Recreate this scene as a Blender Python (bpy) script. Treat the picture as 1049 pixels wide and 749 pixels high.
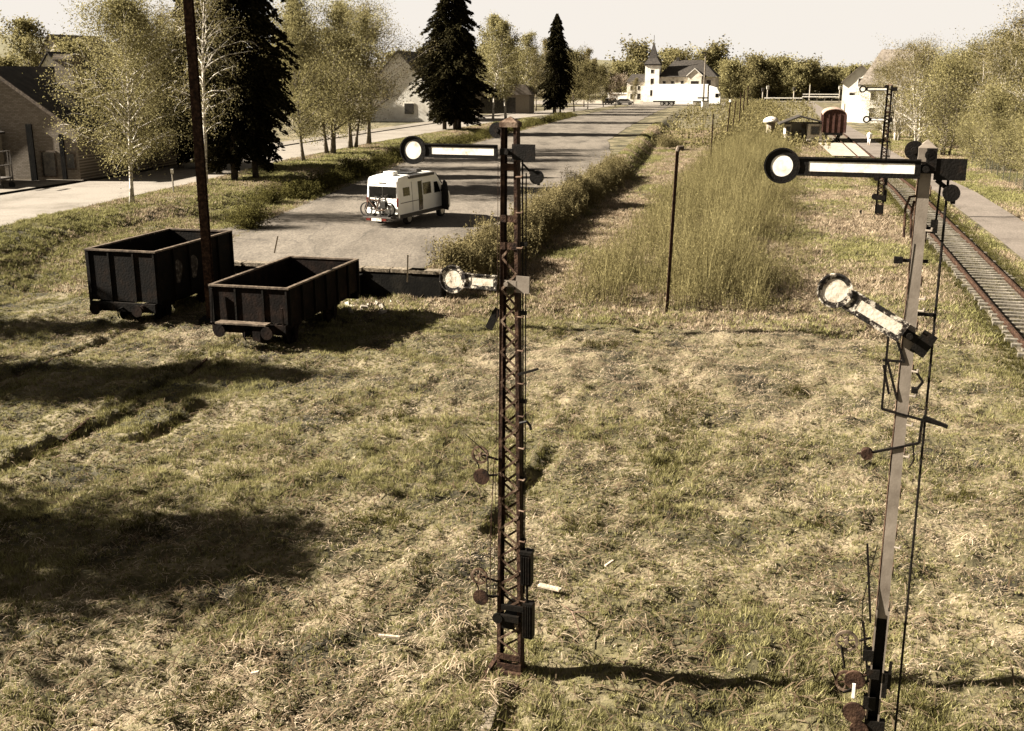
import bpy, math, random
import numpy as np
from mathutils import Vector, Matrix

for o in list(bpy.data.objects): bpy.data.objects.remove(o)
SC = bpy.context.scene
COL = SC.collection
R = math.radians
# ------------------------------------------------------------------ camera
CAMH = 8.3
TH = math.atan(0.2685)
FPX = 1112.0
cam = bpy.data.cameras.new('camera'); camo = bpy.data.objects.new('camera', cam); COL.objects.link(camo)
cam.sensor_fit = 'HORIZONTAL'; cam.sensor_width = 36; cam.lens = 36*FPX/1049
camo.location = (0, 0, CAMH); camo.rotation_euler = (R(90)-TH, 0, 0)
cam.clip_start = 0.1; cam.clip_end = 5000
SC.camera = camo
# ------------------------------------------------------------------ light
SUN_EL = R(32); SUN_DX, SUN_DY = -1.0, 0.07          # horizontal direction towards the sun
HZ = 2.9                                               # radiance of the horizon haze before the strength
w = bpy.data.worlds.new('World'); SC.world = w; w.use_nodes = True
nt = w.node_tree; nt.nodes.clear()
sky = nt.nodes.new('ShaderNodeTexSky'); sky.sky_type = 'NISHITA'; sky.sun_disc = False
sky.sun_elevation = SUN_EL; sky.sun_rotation = math.atan2(SUN_DX, SUN_DY)
sky.air_density = 1.0; sky.dust_density = 3.0; sky.ozone_density = 1.0; sky.altitude = 300
hs = nt.nodes.new('ShaderNodeHueSaturation'); hs.inputs['Saturation'].default_value = 0.08; hs.inputs['Value'].default_value = 0.22
tint = nt.nodes.new('ShaderNodeMix'); tint.data_type = 'RGBA'; tint.blend_type = 'MULTIPLY'
tint.inputs['Factor'].default_value = 1; tint.inputs[7].default_value = (1.0, 0.91, 0.80, 1)
bg = nt.nodes.new('ShaderNodeBackground'); bg.inputs['Strength'].default_value = 0.05
wo = nt.nodes.new('ShaderNodeOutputWorld')
nt.links.new(sky.outputs[0], hs.inputs['Color']); nt.links.new(hs.outputs[0], tint.inputs[6])
# hazy bright band along the horizon, deeper sky above it
tcw = nt.nodes.new('ShaderNodeTexCoord'); sx = nt.nodes.new('ShaderNodeSeparateXYZ'); nt.links.new(tcw.outputs['Generated'], sx.inputs[0])
mrw = nt.nodes.new('ShaderNodeMapRange'); mrw.interpolation_type = 'SMOOTHSTEP'
mrw.inputs[1].default_value = 0.066; mrw.inputs[2].default_value = 0.12; mrw.inputs[3].default_value = 1.0; mrw.inputs[4].default_value = 0.0
nt.links.new(sx.outputs['Z'], mrw.inputs[0])
hz_ = nt.nodes.new('ShaderNodeMix'); hz_.data_type = 'RGBA'; hz_.inputs[7].default_value = (HZ*1.0, HZ*.935, HZ*.855, 1)
nt.links.new(mrw.outputs[0], hz_.inputs['Factor']); nt.links.new(tint.outputs[2], hz_.inputs[6])
nt.links.new(hz_.outputs[2], bg.inputs['Color']); nt.links.new(bg.outputs[0], wo.inputs[0])
sl = bpy.data.lights.new('sun', 'SUN'); sl.energy = 5.0; sl.angle = R(0.6); sl.color = (1.0, 0.915, 0.785)
so = bpy.data.objects.new('sun', sl); COL.objects.link(so)
sd = Vector((SUN_DX, SUN_DY, math.tan(SUN_EL)*math.hypot(SUN_DX, SUN_DY))).normalized()
so.rotation_euler = sd.to_track_quat('Z', 'Y').to_euler()
SC.view_settings.view_transform = 'Standard'; SC.view_settings.look = 'None'
SC.view_settings.exposure = 2.68; SC.view_settings.gamma = 1
SC.render.engine = 'CYCLES'
SC.cycles.max_bounces = 4; SC.cycles.diffuse_bounces = 2; SC.cycles.transmission_bounces = 3

# ------------------------------------------------------------------ frames
PH = R(14.3); CP, SP = math.cos(PH), math.sin(PH)
def U(u, v): return (u*CP+v*SP, -u*SP+v*CP)             # rail-aligned ground coordinates to world
def UV(x, y): return (x*CP-y*SP, x*SP+y*CP)
def at(px, py, z=0.0):
    dx = (px-524.5)/FPX; dy = (374.5-py)/FPX
    Y = math.cos(TH)+dy*math.sin(TH); Z = -math.sin(TH)+dy*math.cos(TH)
    t = (z-CAMH)/Z
    return dx*t, Y*t

ORD = ['first', 'second', 'third', 'fourth', 'fifth', 'sixth', 'seventh', 'eighth', 'ninth', 'tenth', 'eleventh', 'twelfth', 'thirteenth', 'fourteenth', 'fifteenth', 'sixteenth']
def S(t): t = np.clip(t, 0, 1); return t*t*(3-2*t)
UL_V = [-30, 30, 38, 46, 52, 90, 215, 420]; UL_U = [-28, -28, -28, -27.5, -27, -33, -40, -44]
UR_V = [38, 92, 150, 237, 400]; UR_U = [-12.9, -14.5, -19, -25, -30]
def base_h(u, v):
    u = np.asarray(u, float); v = np.asarray(v, float)
    uL = np.interp(v, UL_V, UL_U); uR = np.interp(v, UR_V, UR_U)
    left = 1.6*S((uL-u)/np.interp(v, [48, 62], [6.5, 3.0]))
    wv = np.where(u > -24.2, 0.22, 8.0)
    yard = S((uR+1.8-u)/1.8)*S((v-38.8+np.where(u > -24.2, 0, 4))/wv)
    h = np.maximum(left, yard)
    f = S((v-140)/140)
    h = h*(1-f)+0.6*f
    h = h+11*S((-u-75)/70)*S((v-70)/90)
    return h

def hash2(i, j, s):
    n = (i*374761393+j*668265263+s*1442695041) & 0xffffffff
    n = ((n ^ (n >> 13))*1274126177) & 0xffffffff
    return ((n ^ (n >> 16)) & 0xffff)/65535.0
def vnoise(x, y, s=0):
    x = np.asarray(x, float); y = np.asarray(y, float)
    i = np.floor(x).astype(np.int64); j = np.floor(y).astype(np.int64)
    fx = x-i; fy = y-j; fx = fx*fx*(3-2*fx); fy = fy*fy*(3-2*fy)
    a = hash2(i, j, s); b = hash2(i+1, j, s); c = hash2(i, j+1, s); d = hash2(i+1, j+1, s)
    return (a*(1-fx)+b*fx)*(1-fy)+(c*(1-fx)+d*fx)*fy
def fbm(x, y, s=0, o=4):
    r = 0; a = .5; t = 0
    for k in range(o):
        r = r+a*vnoise(x, y, s+k*7); t += a; a *= .5; x = x*2.03+11.3; y = y*2.03+5.7
    return r/t
def hardmask(u, v):
    """1 where the surface is made ground (yard, road, path, track) and has no lumps"""
    uL = np.interp(v, UL_V, UL_U); uR = np.interp(v, UR_V, UR_U)
    m = (u > uL-.3) & (u < uR+.4) & (v > 38.5)
    m |= (u > -62) & (u < np.interp(v, [38, 52, 66, 80, 100, 200], [-34.0, -35.5, -36.9, -39.2, -40.7, -43]))
    m |= (u > 5.5) & (u < 14.5)
    m &= ~((u < -24.5) & (v < 47) & (u > -33))
    m |= (v > 230)
    return m.astype(float)
RUTS = [(-16.6, 23, 29.2), (-16.1, 14, 24), (-15.7, 5, 15), (-21.3, 5, 31), (-14.6, 21, 24.5), (-5.05, 18, 23), (-3.2, 5, 12.6)]
def height(u, v):
    h = base_h(u, v)
    n = (fbm(u*.35, v*.35, 3)-.5)*.35+(fbm(u*1.7, v*1.7, 9)-.5)*.24+(vnoise(u*3.7, v*3.7, 21)-.5)*.15
    for (ur, v0, v1) in RUTS:
        c = ur+.12*np.sin(v*.9); on = (v > v0)*(v < v1)*np.clip(.45+1.1*vnoise(v*1.1, v*0+ur, 5), 0, 1)
        n = n-.20*np.exp(-((u-c-.12)/.17)**2)*on+.08*np.exp(-((u-c+.22)/.15)**2)*on
    return h+n*(1-hardmask(u, v))*np.clip(1.2-v/150, .3, 1)
def hz(x, y):
    u, v = UV(x, y); return float(height(u, v))
def hb(u, v): return float(base_h(u, v))

# ------------------------------------------------------------------ materials
def mat(name, cols, rough=.85, scale=6, detail=6, bump=0, bscale=None, spec=.25, metal=0, coords='Object', stretch=None, ramp=None, dist=.02):
    m = bpy.data.materials.new(name); m.use_nodes = True
    t = m.node_tree; b = t.nodes['Principled BSDF']
    b.inputs['Roughness'].default_value = rough; b.inputs['Specular IOR Level'].default_value = spec
    b.inputs['Metallic'].default_value = metal
    tc = t.nodes.new('ShaderNodeTexCoord'); mp = t.nodes.new('ShaderNodeMapping')
    t.links.new(tc.outputs[coords], mp.inputs[0])
    if stretch: mp.inputs['Scale'].default_value = stretch
    n = t.nodes.new('ShaderNodeTexNoise'); n.inputs['Scale'].default_value = scale; n.inputs['Detail'].default_value = detail
    n.inputs['Roughness'].default_value = .65
    t.links.new(mp.outputs[0], n.inputs['Vector'])
    r = t.nodes.new('ShaderNodeValToRGB'); e = r.color_ramp.elements
    if not ramp: ramp = [.32+.36*i/max(1, len(cols)-1) for i in range(len(cols))]
    while len(e) < len(cols): e.new(.5)
    for i, c in enumerate(cols): e[i].position = ramp[i]; e[i].color = (*c, 1)
    t.links.new(n.outputs['Fac'], r.inputs[0]); t.links.new(r.outputs[0], b.inputs['Base Color'])
    if bump:
        n2 = t.nodes.new('ShaderNodeTexNoise'); n2.inputs['Scale'].default_value = bscale or scale*4; n2.inputs['Detail'].default_value = 5
        t.links.new(mp.outputs[0], n2.inputs['Vector'])
        bp = t.nodes.new('ShaderNodeBump'); bp.inputs['Strength'].default_value = bump; bp.inputs['Distance'].default_value = dist
        t.links.new(n2.outputs['Fac'], bp.inputs['Height']); t.links.new(bp.outputs[0], b.inputs['Normal'])
    return m
def leafmat(name, cols, trans=.35, nscale=.5):
    m = bpy.data.materials.new(name); m.use_nodes = True
    t = m.node_tree; t.nodes.clear()
    out = t.nodes.new('ShaderNodeOutputMaterial'); at_ = t.nodes.new('ShaderNodeAttribute'); at_.attribute_name = 'rnd'
    g = t.nodes.new('ShaderNodeNewGeometry'); n = t.nodes.new('ShaderNodeTexNoise'); n.inputs['Scale'].default_value = nscale; n.inputs['Detail'].default_value = 3
    t.links.new(g.outputs['Position'], n.inputs['Vector'])
    ma = t.nodes.new('ShaderNodeMath'); ma.operation = 'MULTIPLY_ADD'; ma.inputs[1].default_value = .6
    t.links.new(at_.outputs['Fac'], ma.inputs[0])
    mb = t.nodes.new('ShaderNodeMath'); mb.operation = 'MULTIPLY_ADD'; mb.inputs[1].default_value = .9; mb.inputs[2].default_value = -.25
    t.links.new(n.outputs['Fac'], mb.inputs[0]); t.links.new(mb.outputs[0], ma.inputs[2])
    r = t.nodes.new('ShaderNodeValToRGB'); e = r.color_ramp.elements
    while len(e) < len(cols): e.new(.5)
    for i, c in enumerate(cols): e[i].position = i/(len(cols)-1); e[i].color = (*c, 1)
    t.links.new(ma.outputs[0], r.inputs[0])
    d = t.nodes.new('ShaderNodeBsdfDiffuse'); tr = t.nodes.new('ShaderNodeBsdfTranslucent'); mx = t.nodes.new('ShaderNodeMixShader')
    mx.inputs[0].default_value = trans
    t.links.new(r.outputs[0], d.inputs[0]); t.links.new(r.outputs[0], tr.inputs[0])
    t.links.new(d.outputs[0], mx.inputs[1]); t.links.new(tr.outputs[0], mx.inputs[2]); t.links.new(mx.outputs[0], out.inputs[0])
    return m

M = {}
M['rust'] = mat('rust', [(.007, .0045, .0035), (.026, .014, .009), (.065, .038, .024)], .8, 9, 8, .5, 40)
M['rust_light'] = mat('rust_light', [(.02, .012, .008), (.06, .037, .024), (.15, .11, .08)], .75, 7, 8, .4, 40)
M['steel_tan'] = mat('steel_tan', [(.085, .068, .052), (.13, .108, .085), (.18, .152, .122)], .7, 4, 9, .08, 60, ramp=[.3, .5, .7])
M['black_metal'] = mat('black_metal', [(.003, .0025, .002), (.006, .005, .004), (.018, .011, .007)], .55, 8, 7, .3, 50, ramp=[.3, .55, .8])
M['enamel'] = mat('enamel', [(.62, .59, .53), (.50, .46, .39), (.12, .08, .05)], .4, 4, 8, .1, 30, ramp=[.46, .54, .62], stretch=(1, 1, 1))
M['enamel_worn'] = mat('enamel_worn', [(.46, .42, .35), (.34, .29, .22), (.05, .03, .02)], .6, 7, 8, .25, 30, ramp=[.50, .60, .67])
M['black_worn'] = mat('black_worn', [(.006, .005, .004), (.02, .014, .01), (.38, .34, .28)], .6, 13, 8, .5, 30, ramp=[.42, .51, .57])
M['wagon_dark'] = mat('wagon_dark', [(.0015, .0012, .001), (.004, .003, .002), (.012, .007, .004)], .8, 2.2, 8, .5, 14)
M['wagon_rust'] = mat('wagon_rust', [(.002, .0013, .0009), (.006, .0035, .0023), (.02, .011, .007)], .85, 2.0, 8, .5, 14)
M['wagon_rim'] = mat('wagon_rim', [(.025, .017, .011), (.075, .055, .038), (.16, .125, .09)], .6, 5, 7, .3)
M['chalk'] = mat('chalk', [(.018, .013, .009), (.05, .04, .03), (.22, .19, .16)], .8, 7, 8, ramp=[.4, .55, .7])
M['grass_ground'] = mat('grass_ground', [(.008, .006, .003), (.026, .022, .010), (.07, .06, .028), (.14, .114, .07), (.04, .038, .016)], .95, .5, 12, .9, 9, coords='Object', ramp=[.28, .4, .5, .6, .74], dist=.08)
M['verge_ground'] = mat('verge_ground', [(.06, .055, .02), (.12, .112, .04), (.17, .15, .065)], .95, .8, 12, .9, 9, dist=.06)
def asphalt(name, cols, cr=.75, stretch=None):
    m = mat(name, cols, .9, .35, 12, .35, 30, stretch=stretch, ramp=[.3, .45, .58, .72][:len(cols)])
    t = m.node_tree; b = t.nodes['Principled BSDF']; mp = [n for n in t.nodes if n.type == 'MAPPING'][0]
    v = t.nodes.new('ShaderNodeTexVoronoi'); v.feature = 'DISTANCE_TO_EDGE'; v.inputs['Scale'].default_value = .22
    nz = t.nodes.new('ShaderNodeTexNoise'); nz.inputs['Scale'].default_value = 1.3
    ad = t.nodes.new('ShaderNodeVectorMath'); ad.operation = 'ADD'
    t.links.new(mp.outputs[0], nz.inputs['Vector']); t.links.new(mp.outputs[0], ad.inputs[0]); t.links.new(nz.outputs['Color'], ad.inputs[1]); t.links.new(ad.outputs[0], v.inputs['Vector'])
    r = t.nodes.new('ShaderNodeValToRGB'); r.color_ramp.elements[0].position = .0; r.color_ramp.elements[0].color = (1-cr, 1-cr, 1-cr, 1); r.color_ramp.elements[1].position = .012; r.color_ramp.elements[1].color = (1, 1, 1, 1)
    t.links.new(v.outputs[0], r.inputs[0])
    n3 = t.nodes.new('ShaderNodeTexNoise'); n3.inputs['Scale'].default_value = 14; n3.inputs['Detail'].default_value = 6
    t.links.new(mp.outputs[0], n3.inputs['Vector'])
    mr = t.nodes.new('ShaderNodeMapRange'); mr.inputs[1].default_value = .3; mr.inputs[2].default_value = .7; mr.inputs[3].default_value = .6; mr.inputs[4].default_value = 1.3
    t.links.new(n3.outputs['Fac'], mr.inputs[0])
    a = [l for l in t.links if l.to_socket == b.inputs['Base Color']][0].from_socket
    m1 = t.nodes.new('ShaderNodeMix'); m1.data_type = 'RGBA'; m1.blend_type = 'MULTIPLY'; m1.inputs['Factor'].default_value = 1
    m2 = t.nodes.new('ShaderNodeMix'); m2.data_type = 'RGBA'; m2.blend_type = 'MULTIPLY'; m2.inputs['Factor'].default_value = 1
    t.links.new(a, m1.inputs[6]); t.links.new(r.outputs[0], m1.inputs[7]); t.links.new(m1.outputs[2], m2.inputs[6]); t.links.new(mr.outputs[0], m2.inputs[7])
    t.links.new(m2.outputs[2], b.inputs['Base Color'])
    return m
M['yard'] = asphalt('yard_asphalt', [(.032, .026, .019), (.078, .065, .050), (.11, .093, .073), (.055, .045, .034)], cr=.35, stretch=(1, .3, 1))
M['road'] = asphalt('road_asphalt', [(.10, .085, .066), (.14, .122, .10), (.165, .145, .12)], .3)
M['pave'] = asphalt('pavement', [(.09, .074, .056), (.12, .102, .08), (.145, .125, .10)], .5)
M['path'] = asphalt('path_asphalt', [(.075, .06, .048), (.10, .083, .068), (.12, .10, .083)], .2)
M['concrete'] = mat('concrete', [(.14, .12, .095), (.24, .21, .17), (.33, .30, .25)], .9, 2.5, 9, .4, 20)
M['concrete_dark_shaded'] = mat('concrete_dark_shaded', [(.002, .0017, .0014), (.005, .0045, .0035), (.014, .012, .009)], .9, 2.0, 9, .5, 14)  # near-black tone puts the shadow at the dock wall into the colour
M['beam_old'] = mat('beam_old', [(.02, .017, .01), (.10, .08, .055), (.24, .20, .15)], .95, 9, 9, .6, 30)
M['ballast'] = mat('ballast', [(.03, .024, .015), (.085, .07, .048), (.17, .145, .11)], .95, 9, 8, 1.0, 16, dist=.05)
M['sleeper'] = mat('sleeper', [(.04, .033, .024), (.10, .088, .068), (.18, .16, .13)], .9, 4, 8, .4, 20)
M['wood'] = mat('wood', [(.12, .09, .06), (.28, .23, .17), (.45, .40, .32)], .85, 5, 8, .4, 20, stretch=(6, 1, 6))
M['bark'] = mat('bark', [(.02, .015, .01), (.05, .038, .026), (.09, .07, .05)], .95, 8, 7, .6, 20)
M['bark_birch'] = mat('bark_birch', [(.05, .04, .03), (.30, .27, .22), (.50, .46, .40)], .9, 3, 7, .4, 20, ramp=[.36, .45, .6], stretch=(1, 1, 3))
M['bark_grey'] = mat('bark_grey', [(.05, .04, .03), (.12, .10, .075), (.19, .165, .13)], .95, 5, 7, .4, 20)
M['leaf_spring'] = leafmat('leaf_spring', [(.06, .052, .02), (.16, .14, .062), (.32, .285, .15)])
M['leaf_olive'] = leafmat('leaf_olive', [(.04, .035, .013), (.11, .094, .042), (.23, .198, .10)])
M['leaf_brown'] = leafmat('leaf_brown', [(.05, .04, .018), (.13, .108, .052), (.24, .20, .105)])
M['leaf_shoot'] = leafmat('leaf_shoot', [(.03, .024, .011), (.115, .098, .044), (.26, .225, .11)], .32, .6)
M['needle'] = leafmat('needle', [(.004, .0038, .002), (.012, .0105, .005), (.036, .031, .015)], .1)
M['hedge'] = leafmat('hedge', [(.025, .022, .008), (.06, .054, .018), (.12, .108, .036)], .3)
M['blossom'] = leafmat('blossom', [(.10, .075, .05), (.28, .22, .16), (.45, .38, .30)])
M['grass_blade'] = leafmat('grass_blade', [(.03, .029, .010), (.16, .146, .062), (.37, .335, .165)], .35, .7)
M['verge_blade'] = leafmat('verge_blade', [(.05, .048, .018), (.17, .16, .065), (.34, .315, .145)], .3, .5)
M['straw'] = leafmat('straw', [(.05, .034, .02), (.24, .185, .125), (.56, .465, .345)], .3, .9)
M['twig'] = leafmat('twig', [(.03, .02, .012), (.08, .058, .036), (.16, .125, .085)], .05)
M['white_paint'] = mat('white_paint', [(.78, .755, .70), (.84, .82, .77)], .35, 2, 4, spec=.5)
M['trailer_white'] = mat('trailer_white', [(.80, .78, .73), (.85, .83, .79)], .4, .5, 3)
M['glass_dark'] = mat('glass_dark', [(.003, .003, .0025), (.006, .0055, .005)], .12, 2, 2, spec=.25)
M['glass_brown'] = mat('glass_brown', [(.03, .025, .015), (.06, .05, .032)], .12, 2, 2, spec=.6)
M['rubber'] = mat('rubber', [(.008, .007, .006), (.02, .018, .015)], .85, 12, 3)
M['chrome'] = mat('chrome', [(.30, .28, .25), (.45, .43, .39)], .35, 6, 3, metal=.6)
M['red_lamp'] = mat('red_lamp', [(.05, .006, .004), (.09, .012, .007)], .25, 6, 2, spec=.5)
M['grey_trim'] = mat('grey_trim', [(.05, .045, .04), (.09, .08, .07)], .6, 6, 3)
M['plaster'] = mat('plaster', [(.38, .345, .28), (.56, .525, .455), (.66, .63, .565)], .9, .7, 8, .1, 20, ramp=[.3, .42, .55])
M['plaster_old_or_shaded'] = mat('plaster_old_or_shaded', [(.24, .195, .14), (.42, .375, .30), (.54, .495, .415)], .9, .9, 8, .1, 20, ramp=[.32, .42, .55])  # aged plaster, also stands in for shade on the station's main wall
M['plaster_grey'] = mat('plaster_grey', [(.20, .17, .13), (.30, .26, .21)], .9, .9, 8)
M['slate'] = mat('slate', [(.010, .008, .006), (.022, .018, .014), (.045, .037, .029)], .75, 2, 8, .3, 10)
M['roof_grey'] = mat('roof_grey', [(.07, .058, .045), (.12, .10, .08), (.17, .145, .12)], .85, 2, 8, .3, 10)
M['box_red'] = mat('box_red', [(.022, .009, .006), (.048, .019, .013), (.085, .04, .028)], .8, 3, 8, .3, 20)
M['box_roof'] = mat('box_roof', [(.12, .075, .055), (.22, .15, .115), (.30, .23, .18)], .8, 2, 8, .3, 20)
M['board_wood'] = mat('board_wood', [(.10, .08, .055), (.17, .145, .11), (.25, .22, .175)], .9, 3, 7, .3, 14, stretch=(1, 1, 12))
M['window_dark'] = mat('window_dark', [(.012, .01, .008), (.03, .025, .018)], .2, 3, 2, spec=.5)
M['shirt_white'] = mat('shirt_white', [(.68, .65, .6), (.78, .76, .72)], .9, 6, 3)
M['skin'] = mat('skin', [(.30, .19, .12), (.36, .24, .16)], .7, 9, 3)
M['hair'] = mat('hair', [(.03, .02, .012), (.06, .04, .025)], .8, 20, 3)
M['fence_green'] = mat('fence_green', [(.03, .03, .018), (.055, .052, .034)], .6, 6, 3)
M['boards_grey'] = mat('boards_grey', [(.09, .072, .052), (.15, .125, .095), (.21, .18, .145)], .9, 3, 7, .2, 10, stretch=(5, 5, .6))
M['wagon_floor'] = mat('wagon_floor', [(.006, .004, .003), (.03, .018, .011)], .9, 3, 7, .5, 9)
def brickmat(name, c1, c2, mo, sc=1.0):
    m = mat(name, [c1, c2], .9, 1, 2); t = m.node_tree; b = t.nodes['Principled BSDF']
    mp = [n for n in t.nodes if n.type == 'MAPPING'][0]; mp.inputs['Rotation'].default_value = (R(90), 0, 0)
    k = t.nodes.new('ShaderNodeTexBrick'); k.inputs['Color1'].default_value = (*c1, 1); k.inputs['Color2'].default_value = (*c2, 1); k.inputs['Mortar'].default_value = (*mo, 1)
    k.inputs['Scale'].default_value = sc; k.inputs['Mortar Size'].default_value = .02; k.inputs['Brick Width'].default_value = .6; k.inputs['Row Height'].default_value = .22
    t.links.new(mp.outputs[0], k.inputs['Vector']); t.links.new(k.outputs[0], b.inputs['Base Color']); return m
M['barn_stone'] = brickmat('barn_stone', (.15, .125, .092), (.23, .195, .155), (.08, .065, .05), 2.4)

# ------------------------------------------------------------------ mesh helpers
class MB:
    def __init__(s): s.v = []; s.f = []
    def add(s, vs, fs):
        o = len(s.v); s.v += [tuple(p) for p in vs]; s.f += [tuple(i+o for i in f) for f in fs]; return s
    def box(s, c, d, rot=None):
        x, y, z = d[0]/2, d[1]/2, d[2]/2
        vs = [Vector((a*x, b*y, e*z)) for e in (-1, 1) for b in (-1, 1) for a in (-1, 1)]
        if rot is not None: vs = [rot @ p for p in vs]
        vs = [p+Vector(c) for p in vs]
        return s.add(vs, [(0, 2, 3, 1), (4, 5, 7, 6), (0, 1, 5, 4), (2, 6, 7, 3), (0, 4, 6, 2), (1, 3, 7, 5)])
    def bb(s, x0, x1, y0, y1, z0, z1): return s.box(((x0+x1)/2, (y0+y1)/2, (z0+z1)/2), (x1-x0, y1-y0, z1-z0))
    def bar(s, p, q, wx, wy=None, up=(0, 0, 1)):
        p = Vector(p); q = Vector(q); d = q-p; L = d.length; z = d.normalized(); upv = Vector(up)
        if abs(z.dot(upv)) > .98: upv = Vector((0, 1, 0))
        x = upv.cross(z).normalized(); y = z.cross(x); wy = wy or wx
        m = Matrix((x, y, z)).transposed()
        return s.box((p+q)/2, (wx, wy, L), m)
    def tube(s, pts, rad, n=8, cap=True):
        pts = [Vector(p) for p in pts]
        if not hasattr(rad, '__len__'): rad = [rad]*len(pts)
        ref = None; vs = []
        for i, p in enumerate(pts):
            d = (pts[min(i+1, len(pts)-1)]-pts[max(i-1, 0)]).normalized()
            if ref is None: ref = d.orthogonal().normalized()
            ref = (ref-d*ref.dot(d)).normalized(); b = d.cross(ref)
            for k in range(n):
                a = 2*math.pi*k/n; vs.append(p+(ref*math.cos(a)+b*math.sin(a))*rad[i])
        fs = []
        for i in range(len(pts)-1):
            for k in range(n):
                a = i*n+k; b2 = i*n+(k+1) % n; fs.append((a, b2, b2+n, a+n))
        if cap: fs.append(tuple(range(n-1, -1, -1))); fs.append(tuple(range((len(pts)-1)*n, len(pts)*n)))
        return s.add(vs, fs)
    def cyl(s, p, q, r, n=12, r2=None): return s.tube([p, q], [r, r2 if r2 is not None else r], n)
    def prism(s, poly, a0, a1, axis='y'):
        """poly = list of (a,b); extruded along axis between a0 and a1. y: (x,z); x: (y,z); z: (x,y)"""
        n = len(poly)
        def P(a, b, t): return {'y': (a, t, b), 'x': (t, a, b), 'z': (a, b, t)}[axis]
        vs = [P(a, b, a0) for a, b in poly]+[P(a, b, a1) for a, b in poly]
        fs = [tuple(range(n)), tuple(range(2*n-1, n-1, -1))]+[(i, i+n, (i+1) % n+n, (i+1) % n) for i in range(n)]
        return s.add(vs, fs)
    def ring(s, c, r0, r1, y0, y1, n=28):
        """flat ring facing y"""
        vs = []
        for y in (y0, y1):
            for r in (r0, r1):
                for k in range(n): a = 2*math.pi*k/n; vs.append((c[0]+r*math.cos(a), c[1]+y, c[2]+r*math.sin(a)))
        fs = []
        for k in range(n):
            j = (k+1) % n
            fs += [(k, j, n+j, n+k), (2*n+k, 3*n+k, 3*n+j, 2*n+j), (k, 2*n+k, 2*n+j, j), (n+k, n+j, 3*n+j, 3*n+k)]
        return s.add(vs, fs)
    def disc(s, c, r, y0, y1, n=28): return s.cyl((c[0], c[1]+y0, c[2]), (c[0], c[1]+y1, c[2]), r, n)
    def rotz(s, a):
        c, d = math.cos(a), math.sin(a); s.v = [(x*c-y*d, x*d+y*c, z) for x, y, z in s.v]; return s
    def build(s, name, m, parent=None, smooth=False, bevel=0, loc=None, rz=0):
        me = bpy.data.meshes.new(name); me.from_pydata(s.v, [], s.f); me.materials.append(M[m] if isinstance(m, str) else m)
        import bmesh
        bm = bmesh.new(); bm.from_mesh(me); bmesh.ops.recalc_face_normals(bm, faces=bm.faces); bm.to_mesh(me); bm.free()
        if smooth: me.polygons.foreach_set('use_smooth', [True]*len(me.polygons))
        o = bpy.data.objects.new(name, me); COL.objects.link(o)
        if parent: o.parent = parent
        if loc: o.location = loc
        o.rotation_euler.z = rz
        if bevel:
            b = o.modifiers.new('b', 'BEVEL'); b.width = bevel; b.segments = 2; b.limit_method = 'ANGLE'
        return o
def build_split(mb, name, m, parent, tol=.012):
    """one object per separate piece (pieces that touch stay together)"""
    n = len(mb.v); pr = list(range(n))
    def find(i):
        while pr[i] != i: pr[i] = pr[pr[i]]; i = pr[i]
        return i
    for f in mb.f:
        for a in f[1:]: pr[find(a)] = find(f[0])
    comps = {}
    for fi, f in enumerate(mb.f): comps.setdefault(find(f[0]), []).append(fi)
    cl = []
    for k, fl in comps.items():
        ids = {i for fi in fl for i in mb.f[fi]}; P = np.array([mb.v[i] for i in ids]); cl.append([P.min(0)-tol, P.max(0)+tol, fl])
    merged = True
    while merged:
        merged = False
        for i in range(len(cl)):
            for j in range(i+1, len(cl)):
                if np.all(cl[i][0] <= cl[j][1]) and np.all(cl[j][0] <= cl[i][1]):
                    cl[i] = [np.minimum(cl[i][0], cl[j][0]), np.maximum(cl[i][1], cl[j][1]), cl[i][2]+cl[j][2]]; del cl[j]; merged = True; break
            if merged: break
    out = []
    for lo, hi, fl in cl:
        q = MB(); mp = {}
        for fi in fl:
            q.f.append(tuple(mp.setdefault(i, len(mp)) for i in mb.f[fi]))
        q.v = [mb.v[i] for i in mp]; out.append(q.build(name, m, parent))
    return out
def npobj(name, V, nper, m, parent=None, rnd=None):
    """V (N, nper, 3): N separate faces"""
    N = len(V); me = bpy.data.meshes.new(name)
    me.vertices.add(N*nper); me.vertices.foreach_set('co', np.ascontiguousarray(V, dtype=np.float32).ravel())
    me.loops.add(N*nper); me.loops.foreach_set('vertex_index', np.arange(N*nper, dtype=np.int32))
    me.polygons.add(N); me.polygons.foreach_set('loop_start', np.arange(0, N*nper, nper, dtype=np.int32))
    try: me.polygons.foreach_set('loop_total', np.full(N, nper, dtype=np.int32))
    except Exception: pass
    me.update(calc_edges=True)
    if rnd is not None:
        a = me.attributes.new('rnd', 'FLOAT', 'POINT'); a.data.foreach_set('value', np.repeat(rnd.astype(np.float32), nper))
    me.materials.append(M[m]); o = bpy.data.objects.new(name, me); COL.objects.link(o)
    if parent: o.parent = parent
    return o
def tag(o, label=None, cat=None, group=None, kind=None):
    if label: o['label'] = label
    if cat: o['category'] = cat
    if group: o['group'] = group
    if kind: o['kind'] = kind
    return o
def thing(name, label, cat, loc=(0, 0, 0), rz=0, group=None):
    o = bpy.data.objects.new(name, None); COL.objects.link(o); o.location = loc; o.rotation_euler.z = rz; o.empty_display_size = .3
    return tag(o, label, cat, group)
def copy_tree(root, loc, rz=0, sc=1, label=None, group=None):
    r = root.copy(); COL.objects.link(r); r.location = loc; r.rotation_euler = (0, 0, rz)
    r.scale = sc if hasattr(sc, '__len__') else (sc, sc, sc)
    if label: r['label'] = label
    if group: r['group'] = group
    for ch in list(root.children):
        c = ch.copy(); COL.objects.link(c); c.parent = r
        for g in list(ch.children):
            d = g.copy(); COL.objects.link(d); d.parent = c
    return r
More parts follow.
